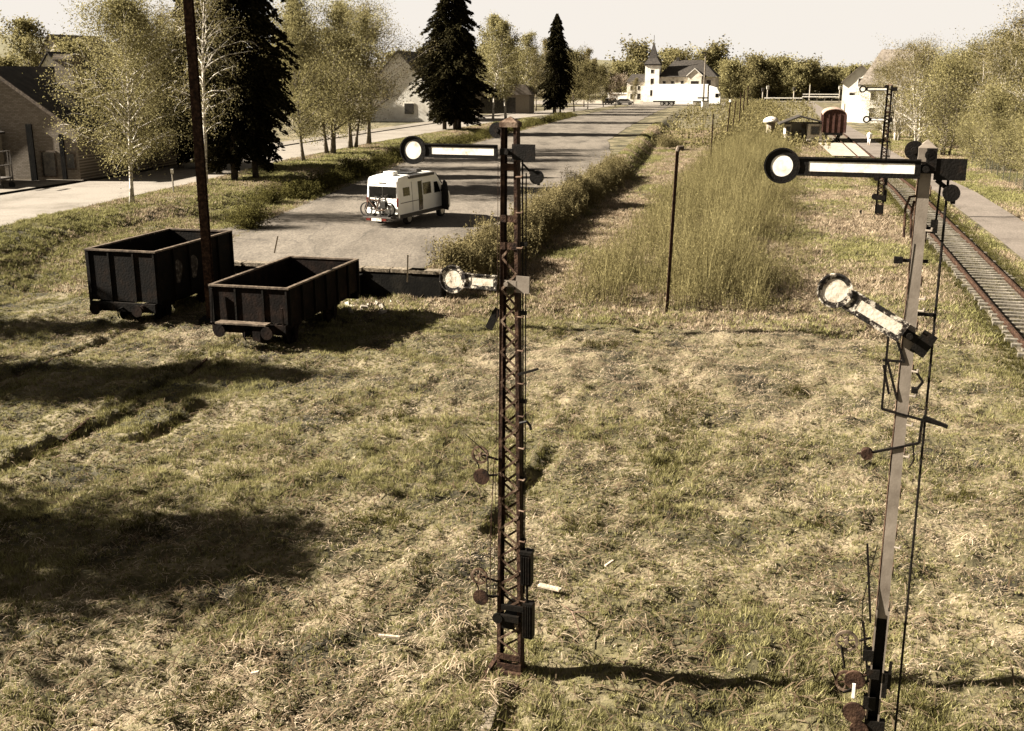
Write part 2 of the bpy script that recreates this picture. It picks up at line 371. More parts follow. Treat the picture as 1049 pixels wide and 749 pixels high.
rng = np.random.default_rng(7); random.seed(7)

# ------------------------------------------------------------------ ground
def grid_obj(name, us, vs, zf, m, flip=False):
    uu, vv = np.meshgrid(us, vs); z = zf(uu, vv)
    x = uu*CP+vv*SP; y = -uu*SP+vv*CP
    V = np.stack([x, y, z], -1).reshape(-1, 3); nu = len(us); nv = len(vs)
    i = np.arange(nv-1)[:, None]*nu+np.arange(nu-1)[None, :]
    F = np.stack([i, i+1, i+1+nu, i+nu], -1).reshape(-1, 4)
    me = bpy.data.meshes.new(name); me.vertices.add(len(V)); me.vertices.foreach_set('co', V.astype(np.float32).ravel())
    me.loops.add(F.size); me.loops.foreach_set('vertex_index', F.astype(np.int32).ravel())
    me.polygons.add(len(F)); me.polygons.foreach_set('loop_start', np.arange(0, F.size, 4, dtype=np.int32))
    try: me.polygons.foreach_set('loop_total', np.full(len(F), 4, dtype=np.int32))
    except Exception: pass
    me.update(calc_edges=True); me.polygons.foreach_set('use_smooth', [True]*len(F)); me.materials.append(M[m])
    o = bpy.data.objects.new(name, me); COL.objects.link(o); o['kind'] = 'structure'; return o
us = np.concatenate([np.linspace(-900, -120, 14), np.arange(-110, -45, 2.5), np.arange(-44, -26, .5), np.arange(-26, 14, .14), np.arange(14, 30, .6), np.arange(31, 120, 4), np.linspace(125, 900, 12)])
vs = np.concatenate([np.linspace(-60, 4, 14), np.arange(4.4, 38.4, .18), np.array([38.6, 38.8, 39.0, 39.2]), np.arange(39.5, 80, .5), np.arange(80, 150, 1.2), np.arange(150, 330, 5), np.linspace(340, 2500, 16)])
grid_obj('ground', us, vs, height, 'grass_ground')

def strip(name, rows, nu, off, m, zf=base_h, sub=2.0):
    """rows: (v, u0, u1)"""
    vs_ = [rows[0][0]]
    for a, b in zip(rows, rows[1:]):
        k = max(1, int((b[0]-a[0])/sub)); vs_ += [a[0]+(b[0]-a[0])*(j+1)/k for j in range(k)]
    rv = [r[0] for r in rows]; u0 = np.interp(vs_, rv, [r[1] for r in rows]); u1 = np.interp(vs_, rv, [r[2] for r in rows])
    jit = (vnoise(np.array(vs_)*.8, 0*u0, 5)-.5)*.5
    t = np.linspace(0, 1, nu)
    uu = u0[:, None]+jit[:, None]*0+(u1-u0)[:, None]*t[None, :]
    vv = np.repeat(np.array(vs_)[:, None], nu, 1)
    z = zf(uu, vv)+off
    x = uu*CP+vv*SP; y = -uu*SP+vv*CP; V = np.stack([x, y, z], -1).reshape(-1, 3)
    F = [(i*nu+j, i*nu+j+1, (i+1)*nu+j+1, (i+1)*nu+j) for i in range(len(vs_)-1) for j in range(nu-1)]
    me = bpy.data.meshes.new(name); me.from_pydata(V.tolist(), [], F); me.materials.append(M[m]); me.polygons.foreach_set('use_smooth', [True]*len(F))
    o = bpy.data.objects.new(name, me); COL.objects.link(o); o['kind'] = 'structure'; return o
yr = []
for v in list(np.arange(39.0, 60, 1.0))+list(np.arange(60, 300, 5)):
    uL = np.interp(v, UL_V, UL_U); uR = np.interp(v, UR_V, UR_U)
    w_ = .25*math.sin(v*1.7)+.3*math.sin(v*.6)
    a = uL+.5+w_*.5 if v > 44 else max(-24, uL+.5)
    b = uR-.5+w_*.4
    if v > 95: b -= min(3, (v-95)*.1)
    if 118 < v < 132: a += 0
    yr.append((v, a, b))
strip('yard_surface', yr, 9, .035, 'yard')
strip('road', [(-40, -45, -38.5), (20, -44, -36.5), (40, -43.5, -34.3), (52, -43.5, -35.8), (66, -44, -37.2), (80, -46, -39.5), (100, -47.3, -41), (200, -50, -43.2), (285, -52, -45)], 7, .04, 'road')
strip('pavement', [(40, -46.5, -43.7), (66, -46.7, -44.2), (80, -48.6, -46.2), (100, -49.9, -47.5), (200, -52.5, -50.2)], 3, .12, 'pave')
strip('forecourt', [(45, -62, -46.7), (66, -62, -46.9), (78, -62, -48.7)], 6, .05, 'pave')
strip('station_forecourt', [(286, -75, -12), (326, -75, -8)], 12, .05, 'road', sub=4)
strip('crossing_road', [(327, -8, 60), (334, -8, 60)], 8, .06, 'road')
strip('cycle_path', [(-10, 10.6, 13.3), (60, 10.6, 13.3), (85, 10.2, 13.0), (121, 7.9, 10.8), (150, 7.4, 10.0), (220, 4.5, 7.1), (326, 2.0, 4.6)], 4, .045, 'path')
strip('track_bed', [(10, 7.15, 9.3), (85, 6.95, 9.1), (120, 5.8, 8.1), (150, 4.7, 7.1), (165, 4.4, 6.8)], 5, .07, 'ballast')
strip('loading_slab', [(118, 3.9, 7.6), (140, 2.9, 7.2)], 4, .20, 'concrete')
# far hills
hm = MB()
for k, (x0, x1, d, hh) in enumerate([(-1300, -150, 1500, 55), (-400, 600, 1900, 30), (350, 1700, 1500, 42)]):
    n = 40; pts = []
    for i in range(n+1):
        t = i/n; x = x0+(x1-x0)*t; pts.append((x, hh*math.sin(math.pi*t)**.6*(.8+.3*vnoise(t*6+k*3, 0, 2))))
    vs_ = []
    for (x, z) in pts: vs_ += [(x, d-250, -2), (x, d, float(z)), (x, d+400, -2)]
    hm.add(vs_, [(i*3+a, i*3+3+a, i*3+4+a, i*3+1+a) for i in range(n) for a in (0, 1)])
M['hill'] = mat('hill', [(.04, .035, .018), (.08, .072, .035), (.11, .10, .06)], 1, .02, 8)
tag(hm.build('hills', 'hill', smooth=True), kind='structure')

# ------------------------------------------------------------------ grass, straw (uncountable)
def visible(x, y, mu=1.12, ex=2.0):
    """keep what the photo could see, with a margin"""
    dep = y*math.cos(TH)+CAMH*math.sin(TH)
    return (np.abs(x) < (524.5/FPX)*dep*mu+ex) & (y > 10.2)
def green(u, v):
    g = fbm(u*.16+3, v*.10, 31, 4)*.75+fbm(u*.7, v*.7, 41, 3)*.35
    g = g+.13*S((-u-5)/8)*(v < 36)+.05*(u > 4)
    return g+.05
def blades(pos, n, hgt, wid, lean, bendy=True):
    """pos (N,3); each tuft n triangles -> (N*n,3,3)"""
    N = len(pos); P = np.repeat(pos, n, 0); K = N*n
    a = rng.uniform(0, 2*np.pi, K); r = rng.uniform(0, 1, K)**.5*hgt[0].repeat(n)*.45
    base = P+np.stack([np.cos(a)*r, np.sin(a)*r, 0*r], -1)
    H_ = hgt[0].repeat(n)*rng.uniform(.45, 1.1, K)
    b = rng.uniform(0, 2*np.pi, K); ln = rng.uniform(.1, lean, K)*H_
    tip = base+np.stack([np.cos(b)*ln, np.sin(b)*ln, H_], -1)
    c = rng.uniform(0, 2*np.pi, K); ww = wid*rng.uniform(.6, 1.3, K)/2
    d = np.stack([np.cos(c)*ww, np.sin(c)*ww, 0*ww], -1)
    base[:, 2] -= .02
    return np.stack([base-d, base+d, tip], 1)
def ruts_mask(u, v):
    m = np.zeros_like(u)
    for (ur, v0, v1) in RUTS: m = np.maximum(m, np.exp(-((u-ur-.12*np.sin(v*.9))/.16)**2)*(v > v0)*(v < v1))
    return m
def scatter_uv(n, u0, u1, v0, v1, power=1.0):
    # density falling with distance
    t = rng.uniform(0, 1, n)**power
    return rng.uniform(u0, u1, n), v0+(v1-v0)*t
def bare(u, v):
    m = (hardmask(u, v) > .5) & ((u < 5) | (u > 15))
    c = np.interp(v, [-50, 85, 120, 165], [8.2, 8.0, 6.95, 5.8])
    m |= (np.abs(u-c) < 1.45)
    m |= (u > 10.55) & (u < 13.35)
    return m
# green tufts
u_, v_ = scatter_uv(480000, -36, 30, 8, 62, 1.5)
x_, y_ = u_*CP+v_*SP, -u_*SP+v_*CP
k = visible(x_, y_) & ~bare(u_, v_); u_, v_, x_, y_ = [q[k] for q in (u_, v_, x_, y_)]
g_ = green(u_, v_); k = rng.uniform(.42, .66, len(g_)) < g_; u_, v_, x_, y_, g_ = [q[k] for q in (u_, v_, x_, y_, g_)]
k = rng.uniform(0, 1, len(u_)) > .8*ruts_mask(u_, v_); u_, v_, x_, y_, g_ = [q[k] for q in (u_, v_, x_, y_, g_)]
pos = np.stack([x_, y_, height(u_, v_)], -1)
hh = rng.uniform(.03, .08, len(pos))*(1+1.0*(fbm(u_*.5, v_*.5, 77, 2) > .58))
tri = blades(pos, 9, [hh], .017, 1.2)
tri[:, :, :] = tri
o = npobj('grass', tri, 3, 'grass_blade', rnd=rng.uniform(0, 1, len(tri)))
tag(o, 'short green grass covering the old railway field', 'grass', kind='stuff')
# dead straw, mostly lying
u_, v_ = scatter_uv(1150000, -36, 30, 8, 62, 1.45)
x_, y_ = u_*CP+v_*SP, -u_*SP+v_*CP
k = visible(x_, y_) & ~bare(u_, v_); u_, v_, x_, y_ = [q[k] for q in (u_, v_, x_, y_)]
g_ = green(u_, v_); k = rng.uniform(.40, .72, len(g_)) > g_-.03; u_, v_, x_, y_ = [q[k] for q in (u_, v_, x_, y_)]
k = rng.uniform(0, 1, len(u_)) > .9*ruts_mask(u_, v_); u_, v_, x_, y_ = [q[k] for q in (u_, v_, x_, y_)]
def lying(u_, v_, x_, y_, L0, L1, wid, lift, seed=0):
    N = len(u_); z = height(u_, v_)
    L = rng.uniform(L0, L1, N)*.5; a = rng.uniform(0, 2*np.pi, N)+.0
    d = np.stack([np.cos(a)*L, np.sin(a)*L, rng.uniform(-.12, .22, N)*L*2], -1)
    wv = np.stack([-np.sin(a), np.cos(a), 0*a], -1)*(wid*rng.uniform(.5, 1.3, N)/2)[:, None]
    c = np.stack([x_, y_, z+lift*rng.uniform(.2, 1.2, N)], -1)
    mid = c+np.array([0, 0, 1])*(L*.25)[:, None]
    q1 = np.stack([c-d-wv*.6, c-d+wv*.6, mid+wv, mid-wv], 1); q2 = np.stack([mid-wv, mid+wv, c+d+wv*.5, c+d-wv*.5], 1)
    return np.concatenate([q1, q2], 0)
q = lying(u_, v_, x_, y_, .04, .17, .012, .04)
o = npobj('dry_grass', q, 4, 'straw', rnd=np.tile(rng.uniform(0, 1, len(u_)), 2))
tag(o, 'matted dead straw lying over the field', 'dry grass', kind='stuff')
# upright dead tufts + tangles: long arching stalks
piles = [at(*p) for p in [(430, 665), (470, 690), (395, 700), (455, 640), (250, 665), (225, 690), (600, 560), (575, 590), (540, 520), (690, 450), (700, 400), (880, 420), (640, 640), (330, 735), (565, 530), (740, 500), (350, 640), (505, 715), (120, 400), (185, 375), (60, 345), (640, 540), (930, 700), (1010, 560)]]
arcs = []; rn = []
def arc(p, a, L, H_, wd):
    n = 5; pts = []
    for i in range(n+1):
        t = i/n; pts.append(np.array([p[0]+math.cos(a)*L*t, p[1]+math.sin(a)*L*t, p[2]+H_*4*t*(1-t)*(1-.3*t)-.03*t]))
    s = np.array([-math.sin(a), math.cos(a), .15])*wd/2
    for i in range(n): arcs.append([pts[i]-s, pts[i]+s, pts[i+1]+s, pts[i+1]-s])
    rn.extend([random.uniform(.05, .85)]*n)
for j, (px, py) in enumerate(piles):
    big = 1.0 if j < 6 else .55
    base_a = random.uniform(0, 6.28)
    for i in range(int(95*big)):
        r = abs(random.gauss(0, .55*big)); t = random.uniform(0, 6.28)
        x, y = px+r*math.cos(t)*1.3, py+r*math.sin(t)*.7
        arc((x, y, hz(x, y)+random.uniform(0, .18)*max(0, 1-r)), base_a+random.gauss(0, .9), random.uniform(.08, .34), random.uniform(.01, .09)*big, .010)
for i in range(2600):
    v = 8+52*random.random()**1.5; u = random.uniform(-30, 20); x, y = U(u, v)
    if not visible(np.array(x), np.array(y)) or hardmask(np.array(u), np.array(v)) > .5: continue
    arc((x, y, hz(x, y)+.02), random.uniform(0, 6.28), random.uniform(.1, .45), random.uniform(.01, .07), .010)
o = npobj('straw_tangle', np.array(arcs), 4, 'straw', rnd=np.array(rn)); tag(o, 'arching heaps of pale dead stalks around the signals', 'dry grass', kind='stuff')
# dark twigs and leaf litter
u_, v_ = scatter_uv(110000, -32, 24, 8, 50, 1.5); x_, y_ = u_*CP+v_*SP, -u_*SP+v_*CP
k = visible(x_, y_) & ~bare(u_, v_) & (rng.uniform(.3, .75, len(u_)) < fbm(u_*.8, v_*.8, 55, 3)+.0); u_, v_, x_, y_ = [q_[k] for q_ in (u_, v_, x_, y_)]
q = lying(u_, v_, x_, y_, .08, .5, .022, .06); o = npobj('twig_litter', q, 4, 'twig', rnd=np.tile(rng.uniform(0, 1, len(u_)), 2))
tag(o, 'dark twigs and weed stems strewn in the grass', 'twigs', kind='stuff')
cu_ = lambda v: float(np.interp(v, [-50, 85, 120, 165], [8.2, 8.0, 6.95, 5.8]))
PITS = [(random.uniform(-18, 6), 11+26*random.random()**1.4) for _ in range(46)]
# weeds filling the old rail ruts, ditch line and track gauge
pts = []
for (ur, v0, v1) in RUTS:
    for i in range(int((v1-v0)*22)): pts.append((ur+random.gauss(.05, .2), random.uniform(v0, v1)))
for i in range(2500): pts.append((random.gauss(-31.3, .7), random.uniform(20, 48)))
for i in range(9000): pts.append((cu_(v0_ := random.uniform(26, 118))+random.choice((-1, 1))*abs(random.gauss(1.35, .35)), v0_))
for i in range(8000): pts.append((cu_(v0_ := random.uniform(26, 118))+random.gauss(0, .6), v0_))
for i in range(420): pts.append((random.gauss(-2.4, .4), random.gauss(25, 3)))
for i in range(1500):
    cx_, cy_ = random.choice(PITS); pts.append((random.gauss(cx_, .22), random.gauss(cy_, .3)))
pts = np.array(pts); pos = np.stack([pts[:, 0]*CP+pts[:, 1]*SP, -pts[:, 0]*SP+pts[:, 1]*CP, height(pts[:, 0], pts[:, 1])], -1)
tri = blades(pos, 10, [rng.uniform(.07, .2, len(pos))], .022, 1.1)
o = npobj('rough_weeds', tri, 3, 'hedge', rnd=rng.uniform(0, 1, len(tri))*.7); tag(o, 'dark rough weeds along the old rail lines and ditch', 'weeds', kind='stuff')
# verges further away
u_, v_ = scatter_uv(520000, -44, 24, 36, 175, 1.7); x_, y_ = u_*CP+v_*SP, -u_*SP+v_*CP
uL = np.interp(v_, UL_V, UL_U); uR = np.interp(v_, UR_V, UR_U)
onroad = (u_ < np.interp(v_, [38, 52, 66, 80, 100, 200], [-34.2, -35.7, -37.1, -39.3, -40.8, -43]))
onyard = (u_ > uL+.8) & (u_ < uR-.6) & (v_ > 38.8)
ontr = (u_ > np.interp(v_, [38, 85, 120, 150], [6.8, 6.5, 5.2, 4.0])) & (u_ < np.interp(v_, [38, 85, 120, 150], [9.9, 9.6, 8.5, 7.5]))
onpa = (u_ > np.interp(v_, [38, 85, 121, 150], [10.5, 10.1, 7.7, 7.2])) & (u_ < np.interp(v_, [38, 85, 121, 150], [13.4, 13.1, 10.9, 10.1]))
k = visible(x_, y_, 1.05, 3) & ~onroad & ~onyard & ~ontr & ~onpa
u_, v_, x_, y_ = [q_[k] for q_ in (u_, v_, x_, y_)]
pos = np.stack([x_, y_, height(u_, v_)], -1)
near = np.clip((v_-36)/14, 0, 1); k = rng.uniform(0, 1, len(u_)) < near+.15; pos = pos[k]; u_ = u_[k]; v_ = v_[k]
dryp = fbm(u_*.3, v_*.22, 91, 4)+.10*(u_ > -13)*(u_ < 6)-.04*(u_ < -25); isdry = dryp+rng.normal(0, .10, len(u_)) > .52
for sel, nm_, mt_, lab_ in ((~isdry, 'verge_grass', 'verge_blade', 'fresh green grass on the banks and verges'), (isdry, 'verge_straw', 'straw', 'dry bleached grass on the banks and between the tracks')):
    ps = pos[sel]; tri = blades(ps, 5, [rng.uniform(.07, .20, len(ps))], .045, 1.3)
    o = npobj(nm_, tri, 3, mt_, rnd=rng.uniform(0, .9, len(tri))); tag(o, lab_, 'grass', kind='stuff')

# ------------------------------------------------------------------ shoots thicket
def shoots(P, Hs, nl, leaf, wid=.02, up=0, asp=.28, lean=.28):
    """thin stems + leaves, P (N,3)"""
    N = len(P); a = rng.uniform(0, 2*np.pi, N); ln = rng.uniform(.02, lean, N)*Hs
    tip = P+np.stack([np.cos(a)*ln, np.sin(a)*ln, Hs], -1); mid = (P+tip)/2-np.stack([np.cos(a)*ln, np.sin(a)*ln, 0*ln], -1)*.15
    c = rng.uniform(0, np.pi, N); s = np.stack([np.cos(c), np.sin(c), 0*c], -1)*wid/2
    st = np.concatenate([np.stack([P-s, P+s, mid+s*.8, mid-s*.8], 1), np.stack([mid-s*.8, mid+s*.8, tip+s*.3, tip-s*.3], 1)], 0)
    t = rng.uniform(.15, 1.0, (N, nl)); C = np.where(t[..., None] < .5, P[:, None]+(mid-P)[:, None]*2*t[..., None], mid[:, None]+(tip-mid)[:, None]*(2*t[..., None]-1))
    C = C+rng.normal(0, .10, C.shape)*(1.15-t[..., None]*.6); C = C.reshape(-1, 3)
    return st, leafquads(C, leaf, up, asp)
def leafquads(C, s, flat=0, asp=.28):
    K = len(C); n = rng.normal(0, 1, (K, 3))+np.array([0, 0, flat]); n /= np.linalg.norm(n, axis=1)[:, None]
    b = rng.normal(0, 1, (K, 3)); b -= n*(n*b).sum(1)[:, None]; b /= np.linalg.norm(b, axis=1)[:, None]
    L = s*rng.uniform(.6, 1.4, K)[:, None]
    return np.stack([C-n*L*.5, C+b*L*asp, C+n*L*.5, C-b*L*asp], 1)
def thick_mask(u, v):
    c = np.interp(v, [38, 60, 100, 200, 300], [-4.3, -4.2, -4.0, -6, -12]); hw = np.interp(v, [38, 44, 60, 100, 200, 300], [4.2, 5.0, 4.7, 4.9, 5, 6])
    d = 1-np.abs(u-c+1.2*(vnoise(v*.25, 0*v, 3)-.5)*2)/hw
    d = np.minimum(d*1.6, (v-39.3+1.2*(vnoise(u*.9, 0*u, 8)))*.6)
    return np.clip(d, 0, 1)
u_, v_ = scatter_uv(62000, -12.5, 2, 38, 130, 1.25); mk = thick_mask(u_, v_); cl = fbm(u_*.6, v_*.45, 61, 3)
k = (mk > .03) & (rng.uniform(0, 1, len(mk)) < (.25+mk)*np.clip((cl-.36)*5, 0, 1)+.06)
u_, v_, mk, cl = u_[k], v_[k], mk[k], cl[k]
P = np.stack([u_*CP+v_*SP, -u_*SP+v_*CP, height(u_, v_)], -1)
Hs = (.4+1.25*mk)*rng.uniform(.35, 1.3, len(P))*np.clip(-.25+2.5*cl, .15, 1.7)
st, lf = shoots(P, Hs, 11, .075, .017, .8, .17, .5)
V = np.concatenate([st, lf], 0); rr = np.concatenate([np.tile(rng.uniform(.2, 1.0, len(P)), 2), rng.uniform(.1, 1, len(lf))])
print('thicket', len(V))
tag(npobj('sapling_thicket', V, 4, 'leaf_shoot', rnd=rr), 'dense thicket of thin willow shoots growing between the posts', 'thicket', kind='stuff')
u_, v_ = scatter_uv(9000, -26, 4, 128, 320, 1.3); k = (thick_mask(u_, v_) > 0) | ((rng.uniform(0, 1, len(u_)) < .25) & (u_ > np.interp(v_, UR_V, UR_U)+1)); u_, v_ = u_[k], v_[k]
P = np.stack([u_*CP+v_*SP, -u_*SP+v_*CP, height(u_, v_)], -1); st, lf = shoots(P, rng.uniform(.4, 1.5, len(P)), 9, .28, .05)
V = np.concatenate([st, lf], 0); tag(npobj('far_scrub', V, 4, 'leaf_shoot', rnd=rng.uniform(.1, 1, len(V))), 'low olive scrub stretching to the level crossing', 'scrub', kind='stuff')
# brambles on the yard bank (right) and ditch bank (left): uncountable cover between the shrubs
def cover(name, n, fu, v0, v1, H0, H1, leaf, m, label, power=1.3, cat='undergrowth'):
    v = v0+(v1-v0)*rng.uniform(0, 1, n)**power; u = fu(v, rng.normal(0, 1, n)); P = np.stack([u*CP+v*SP, -u*SP+v*CP, height(u, v)], -1)
    cl = fbm(u*.7, v*.5, 71, 3); Hs = rng.uniform(H0, H1, n)*np.clip(cl*2-.1, .3, 1.5)
    st, lf = shoots(P, Hs, 14, leaf); V = np.concatenate([st, lf], 0)
    tag(npobj(name, V, 4, m, rnd=rng.uniform(0, 1, len(V))), label, cat, kind='stuff')
cover('bank_brambles', 9500, lambda v, g: np.interp(v, UR_V, UR_U)+.75+g*.42, 39.5, 92, .35, 1.25, .09, 'leaf_brown', 'brown brambles and reeds covering the bank at the yard edge')
cover('ditch_undergrowth', 8000, lambda v, g: np.interp(v, UL_V, UL_U)-.6+g*.5, 60, 200, .2, .95, .12, 'hedge', 'green undergrowth along the ditch between yard and verge')

# ------------------------------------------------------------------ trees
def branch_pts(p, d, L, n, up, wob, rs):
    pts = [np.array(p, float)]; d = np.array(d, float)
    for i in range(n):
        d = d+np.array([0, 0, up])/n+rs.normal(0, wob, 3); d /= np.linalg.norm(d); pts.append(pts[-1]+d*L/n)
    return pts
def make_tree(name, label, cat, Ht, spread, seed, bark='bark_birch', leaf='leaf_spring', lsz=.11, nleaf=11000, base=.16, nb=42, stems=1, upang=.9, droop=-.5, r0=None, group=None, shape=None, tuft=.35):
    rs = np.random.default_rng(seed); T = MB(); tips = []
    root = thing(name, label, cat, group=group)
    r0 = r0 or Ht*.013
    for s in range(stems):
        a = s*2.4+rs.uniform(0, 1); off = .35*(stems > 1)
        tp = branch_pts((off*math.cos(a), off*math.sin(a), -.15), (.12*(stems > 1)*math.cos(a)+.02, .12*(stems > 1)*math.sin(a), 1), Ht*(1 if s == 0 else rs.uniform(.75, .97)), 9, .35, .035, rs)
        rad = [r0*(1-.93*(i/9)**.8) for i in range(10)]; rad[0] *= 1.35
        T.tube(tp, rad, 8)
        for b in range(nb//stems):
            t = base+(1-base)*((b+rs.uniform(0, .8))/(nb/stems)); t = min(t, .985)
            f = t*9; i = min(int(f), 8); p = tp[i]+(tp[i+1]-tp[i])*(f-i)
            az = b*2.399+rs.uniform(-.5, .5)+s
            prof = shape(t) if shape else (math.sin(math.pi*min(1, (t-base)/(1-base)*.86+.14))**.7)
            L = spread*prof*rs.uniform(.7, 1.2)
            if L < .25: L = .25
            el = upang*rs.uniform(.7, 1.2)*(.6+.7*t)
            d = (math.cos(az)*math.cos(el), math.sin(az)*math.cos(el), math.sin(el))
            bp = branch_pts(p, d, L*1.15, 5, droop*.6, .10, rs); rb = min(rad[i]*.5, .012+L*.016)
            T.tube(bp, [rb*(1-.85*k/5) for k in range(6)], 5, cap=False)
            for q in range(7):
                f2 = rs.uniform(1.0, 5); k2 = min(int(f2), 4); p2 = bp[k2]+(bp[k2+1]-bp[k2])*(f2-k2)
                dd = (bp[k2+1]-bp[k2]); dd /= np.linalg.norm(dd); dd = dd+rs.normal(0, .75, 3); dd /= np.linalg.norm(dd)
                L2 = L*rs.uniform(.22, .5)
                sp = branch_pts(p2, dd, L2, 3, droop, .15, rs)
                T.tube(sp, [rb*.35, rb*.25, rb*.15, rb*.08], 3, cap=False)
                tips += [(sp[1], L2), (sp[2], L2), (sp[3], L2)]
            tips += [(bp[4], L*.3), (bp[5], L*.3)]
    T.build('trunk', bark, root, smooth=True)
    idx = rs.integers(0, len(tips), nleaf); C = np.array([tips[i][0] for i in idx]); s_ = np.array([tuft*(.5+.5*min(1.5, tips[i][1])) for i in idx])
    C = C+rs.normal(0, 1, C.shape)*s_[:, None]; C = C[C[:, 2] > .3]
    npobj('crown', leafquads(C, lsz), 4, leaf, root, rnd=rs.uniform(0, 1, len(C)))
    return root
def make_conifer(name, label, Ht, rad, seed, base=.1, n=16000, lsz=.34, ntr=1, prof=None, group=None):
    rs = np.random.default_rng(seed); root = thing(name, label, 'conifer tree', group=group); T = MB()
    for s in range(ntr):
        a = s*2.1; o = .9*(ntr > 1); T.tube([(o*math.cos(a), o*math.sin(a), -.2), (o*.8*math.cos(a), o*.8*math.sin(a), Ht*.4), (0, 0, Ht*.97)], [.22 if ntr > 1 else .3, .14, .02], 8)
    prof = prof or (lambda t: (1-t)**.75)
    C = []; D = []
    nbr = 900
    for b in range(nbr):
        t = base+(1-base)*(b+.5)/nbr; az = rs.uniform(0, 6.283); L = rad*prof((t-base)/(1-base))*rs.uniform(.62, 1.1)*(1+.16*math.sin(az*3+t*9+seed)+.10*math.sin(az*2-t*31))+.12
        d = np.array([math.cos(az), math.sin(az), 0]); k = max(6, int(n/nbr*(.3+1.3*L/rad)))
        f = rs.uniform(.15, 1, k)**.6
        z = t*Ht+.10*L-f*f*L*.42
        c = np.stack([d[0]*L*f, d[1]*L*f, z], -1); side = np.array([-d[1], d[0], 0])
        c = c+side*(rs.normal(0, .16, k)*L*(1.15-f))[:, None]+rs.normal(0, .07, (k, 3))
        C.append(c); D.append(np.tile(d*.8+np.array([0, 0, -.45]), (k, 1)))
        if b % 5 == 0: T.tube([(0, 0, t*Ht-.1), tuple(d*L*.9+np.array([0, 0, t*Ht-.2*L]))], [.04, .01], 4, cap=False)
    T.build('trunk', 'bark', root, smooth=True)
    C = np.concatenate(C); D = np.concatenate(D)+rs.normal(0, .35, (len(C), 3)); D /= np.linalg.norm(D, axis=1)[:, None]
    B = rs.normal(0, 1, D.shape); B -= D*(D*B).sum(1)[:, None]; B /= np.linalg.norm(B, axis=1)[:, None]
    L = lsz*rs.uniform(.5, 1.3, len(C))[:, None]
    Q = np.stack([C-D*L*.5, C+B*L*.22, C+D*L*.6, C-B*L*.22], 1); Q = Q[C[:, 2] > .4]
    npobj('crown', Q, 4, 'needle', root, rnd=rs.uniform(0, 1, len(Q)))
    return root
def put(root, px, py, z, sc=1, rz=None, label=None, group=None, first=False):
    x, y = at(px, py, z); u, v = UV(x, y); zz = hb(u, v)
    rz = random.uniform(0, 6.28) if rz is None else rz
    if first:
        root.location = (x, y, zz); root.rotation_euler.z = rz; root.scale = (sc, sc, sc) if not hasattr(sc, '__len__') else sc
        return root
    return copy_tree(root, (x, y, zz), rz, sc, label, group)
ROW = 'spring trees along the left road'
b1 = make_tree('birch_tree', 'rounded yellow-green birch with white trunk standing alone on the verge before the barn', 'tree', 10.0, 3.1, 11, nleaf=38000, base=.2, nb=70, lsz=.095, droop=-.45)
put(b1, 135, 210, 1.6, 1, first=True)
b2 = make_tree('birch_tree', 'tall thin birch with leaning trunk right behind the tall rusty pole', 'tree', 13.0, 2.5, 12, nleaf=9000, base=.25, nb=54, leaf='leaf_olive', bark='bark_birch', lsz=.11, droop=-.8)
put(b2, 210, 191, 1.6, 1, first=True)
b3 = make_tree('birch_tree', 'slim birch with pale yellow leaves, leftmost of the clump beyond the big dark conifer', 'tree', 10.8, 3.7, 13, nleaf=30000, base=.16, nb=50, lsz=.13, upang=1.15, bark='bark_grey')
put(b3, 311, 165, 1.6, 1, first=True)
b4 = make_tree('hornbeam_tree', 'many-stemmed tree with fresh green crown in the middle of the roadside clump', 'tree', 12.8, 4.2, 14, nleaf=38000, base=.12, nb=64, stems=3, lsz=.14, upang=1.2, bark='bark_grey')
put(b4, 339, 157, 1.6, 1, first=True)
b5 = make_tree('poplar_tree', 'nearly bare brown-twigged tree, rightmost of the roadside clump before the white gable', 'tree', 12.4, 5.0, 15, nleaf=22000, base=.2, nb=70, stems=2, leaf='leaf_brown', lsz=.12, upang=1.0, bark='bark_grey', droop=-.2)
put(b5, 380, 148, 1.6, 1, first=True)
put(b4, 361, 152, 1.6, .98, label='leafy green tree just left of the nearly bare one in the roadside clump')
put(b3, 158, 174, 1.6, .95, label='tall pale birch behind the lone verge birch, beside the barn roof')
put(b5, 188, 172, 1.6, .85, label='open grey-twigged tree rising behind the verge birch, left of the tall pole')
put(b2, 225, 178, 1.6, 1.05, label='slender birch half hidden behind the big dark conifer')
cprof = lambda t: (min(1, .55+t*1.6) if t < .28 else (1-(t-.28)/.72)**.62)
c1 = make_conifer('conifer_tree', 'big black-green conifer between the tall pole and the roadside clump', 18.0, 3.75, 21, base=.07, n=75000, prof=cprof, ntr=3, lsz=.30)
put(c1, 248, 184, 1.6, 1, first=True)
c2 = put(c1, 213, 172, 1.6, .86, label='dark conifer standing just left behind the big conifer at the tall pole')
c3 = put(c1, 464, 133, 1.6, (1.22, 1.22, 1.02), label='broad dark conifer rising behind the upper white signal arm, with bare stems at its foot')
c4 = put(c1, 570, 113, 1.6, (.85, .85, 1.0), label='narrow dark conifer on the verge among the birches towards the station')
sprof = lambda t: (1-t)**.9
c5 = make_conifer('spruce_tree', 'dark spruce tip showing above the barn roof at the left edge', 14, 3.4, 22, n=20000, prof=sprof, base=.08, lsz=.5)
x, y = -66, 128; c5.location = (x, y, hb(*UV(x, y))-7)
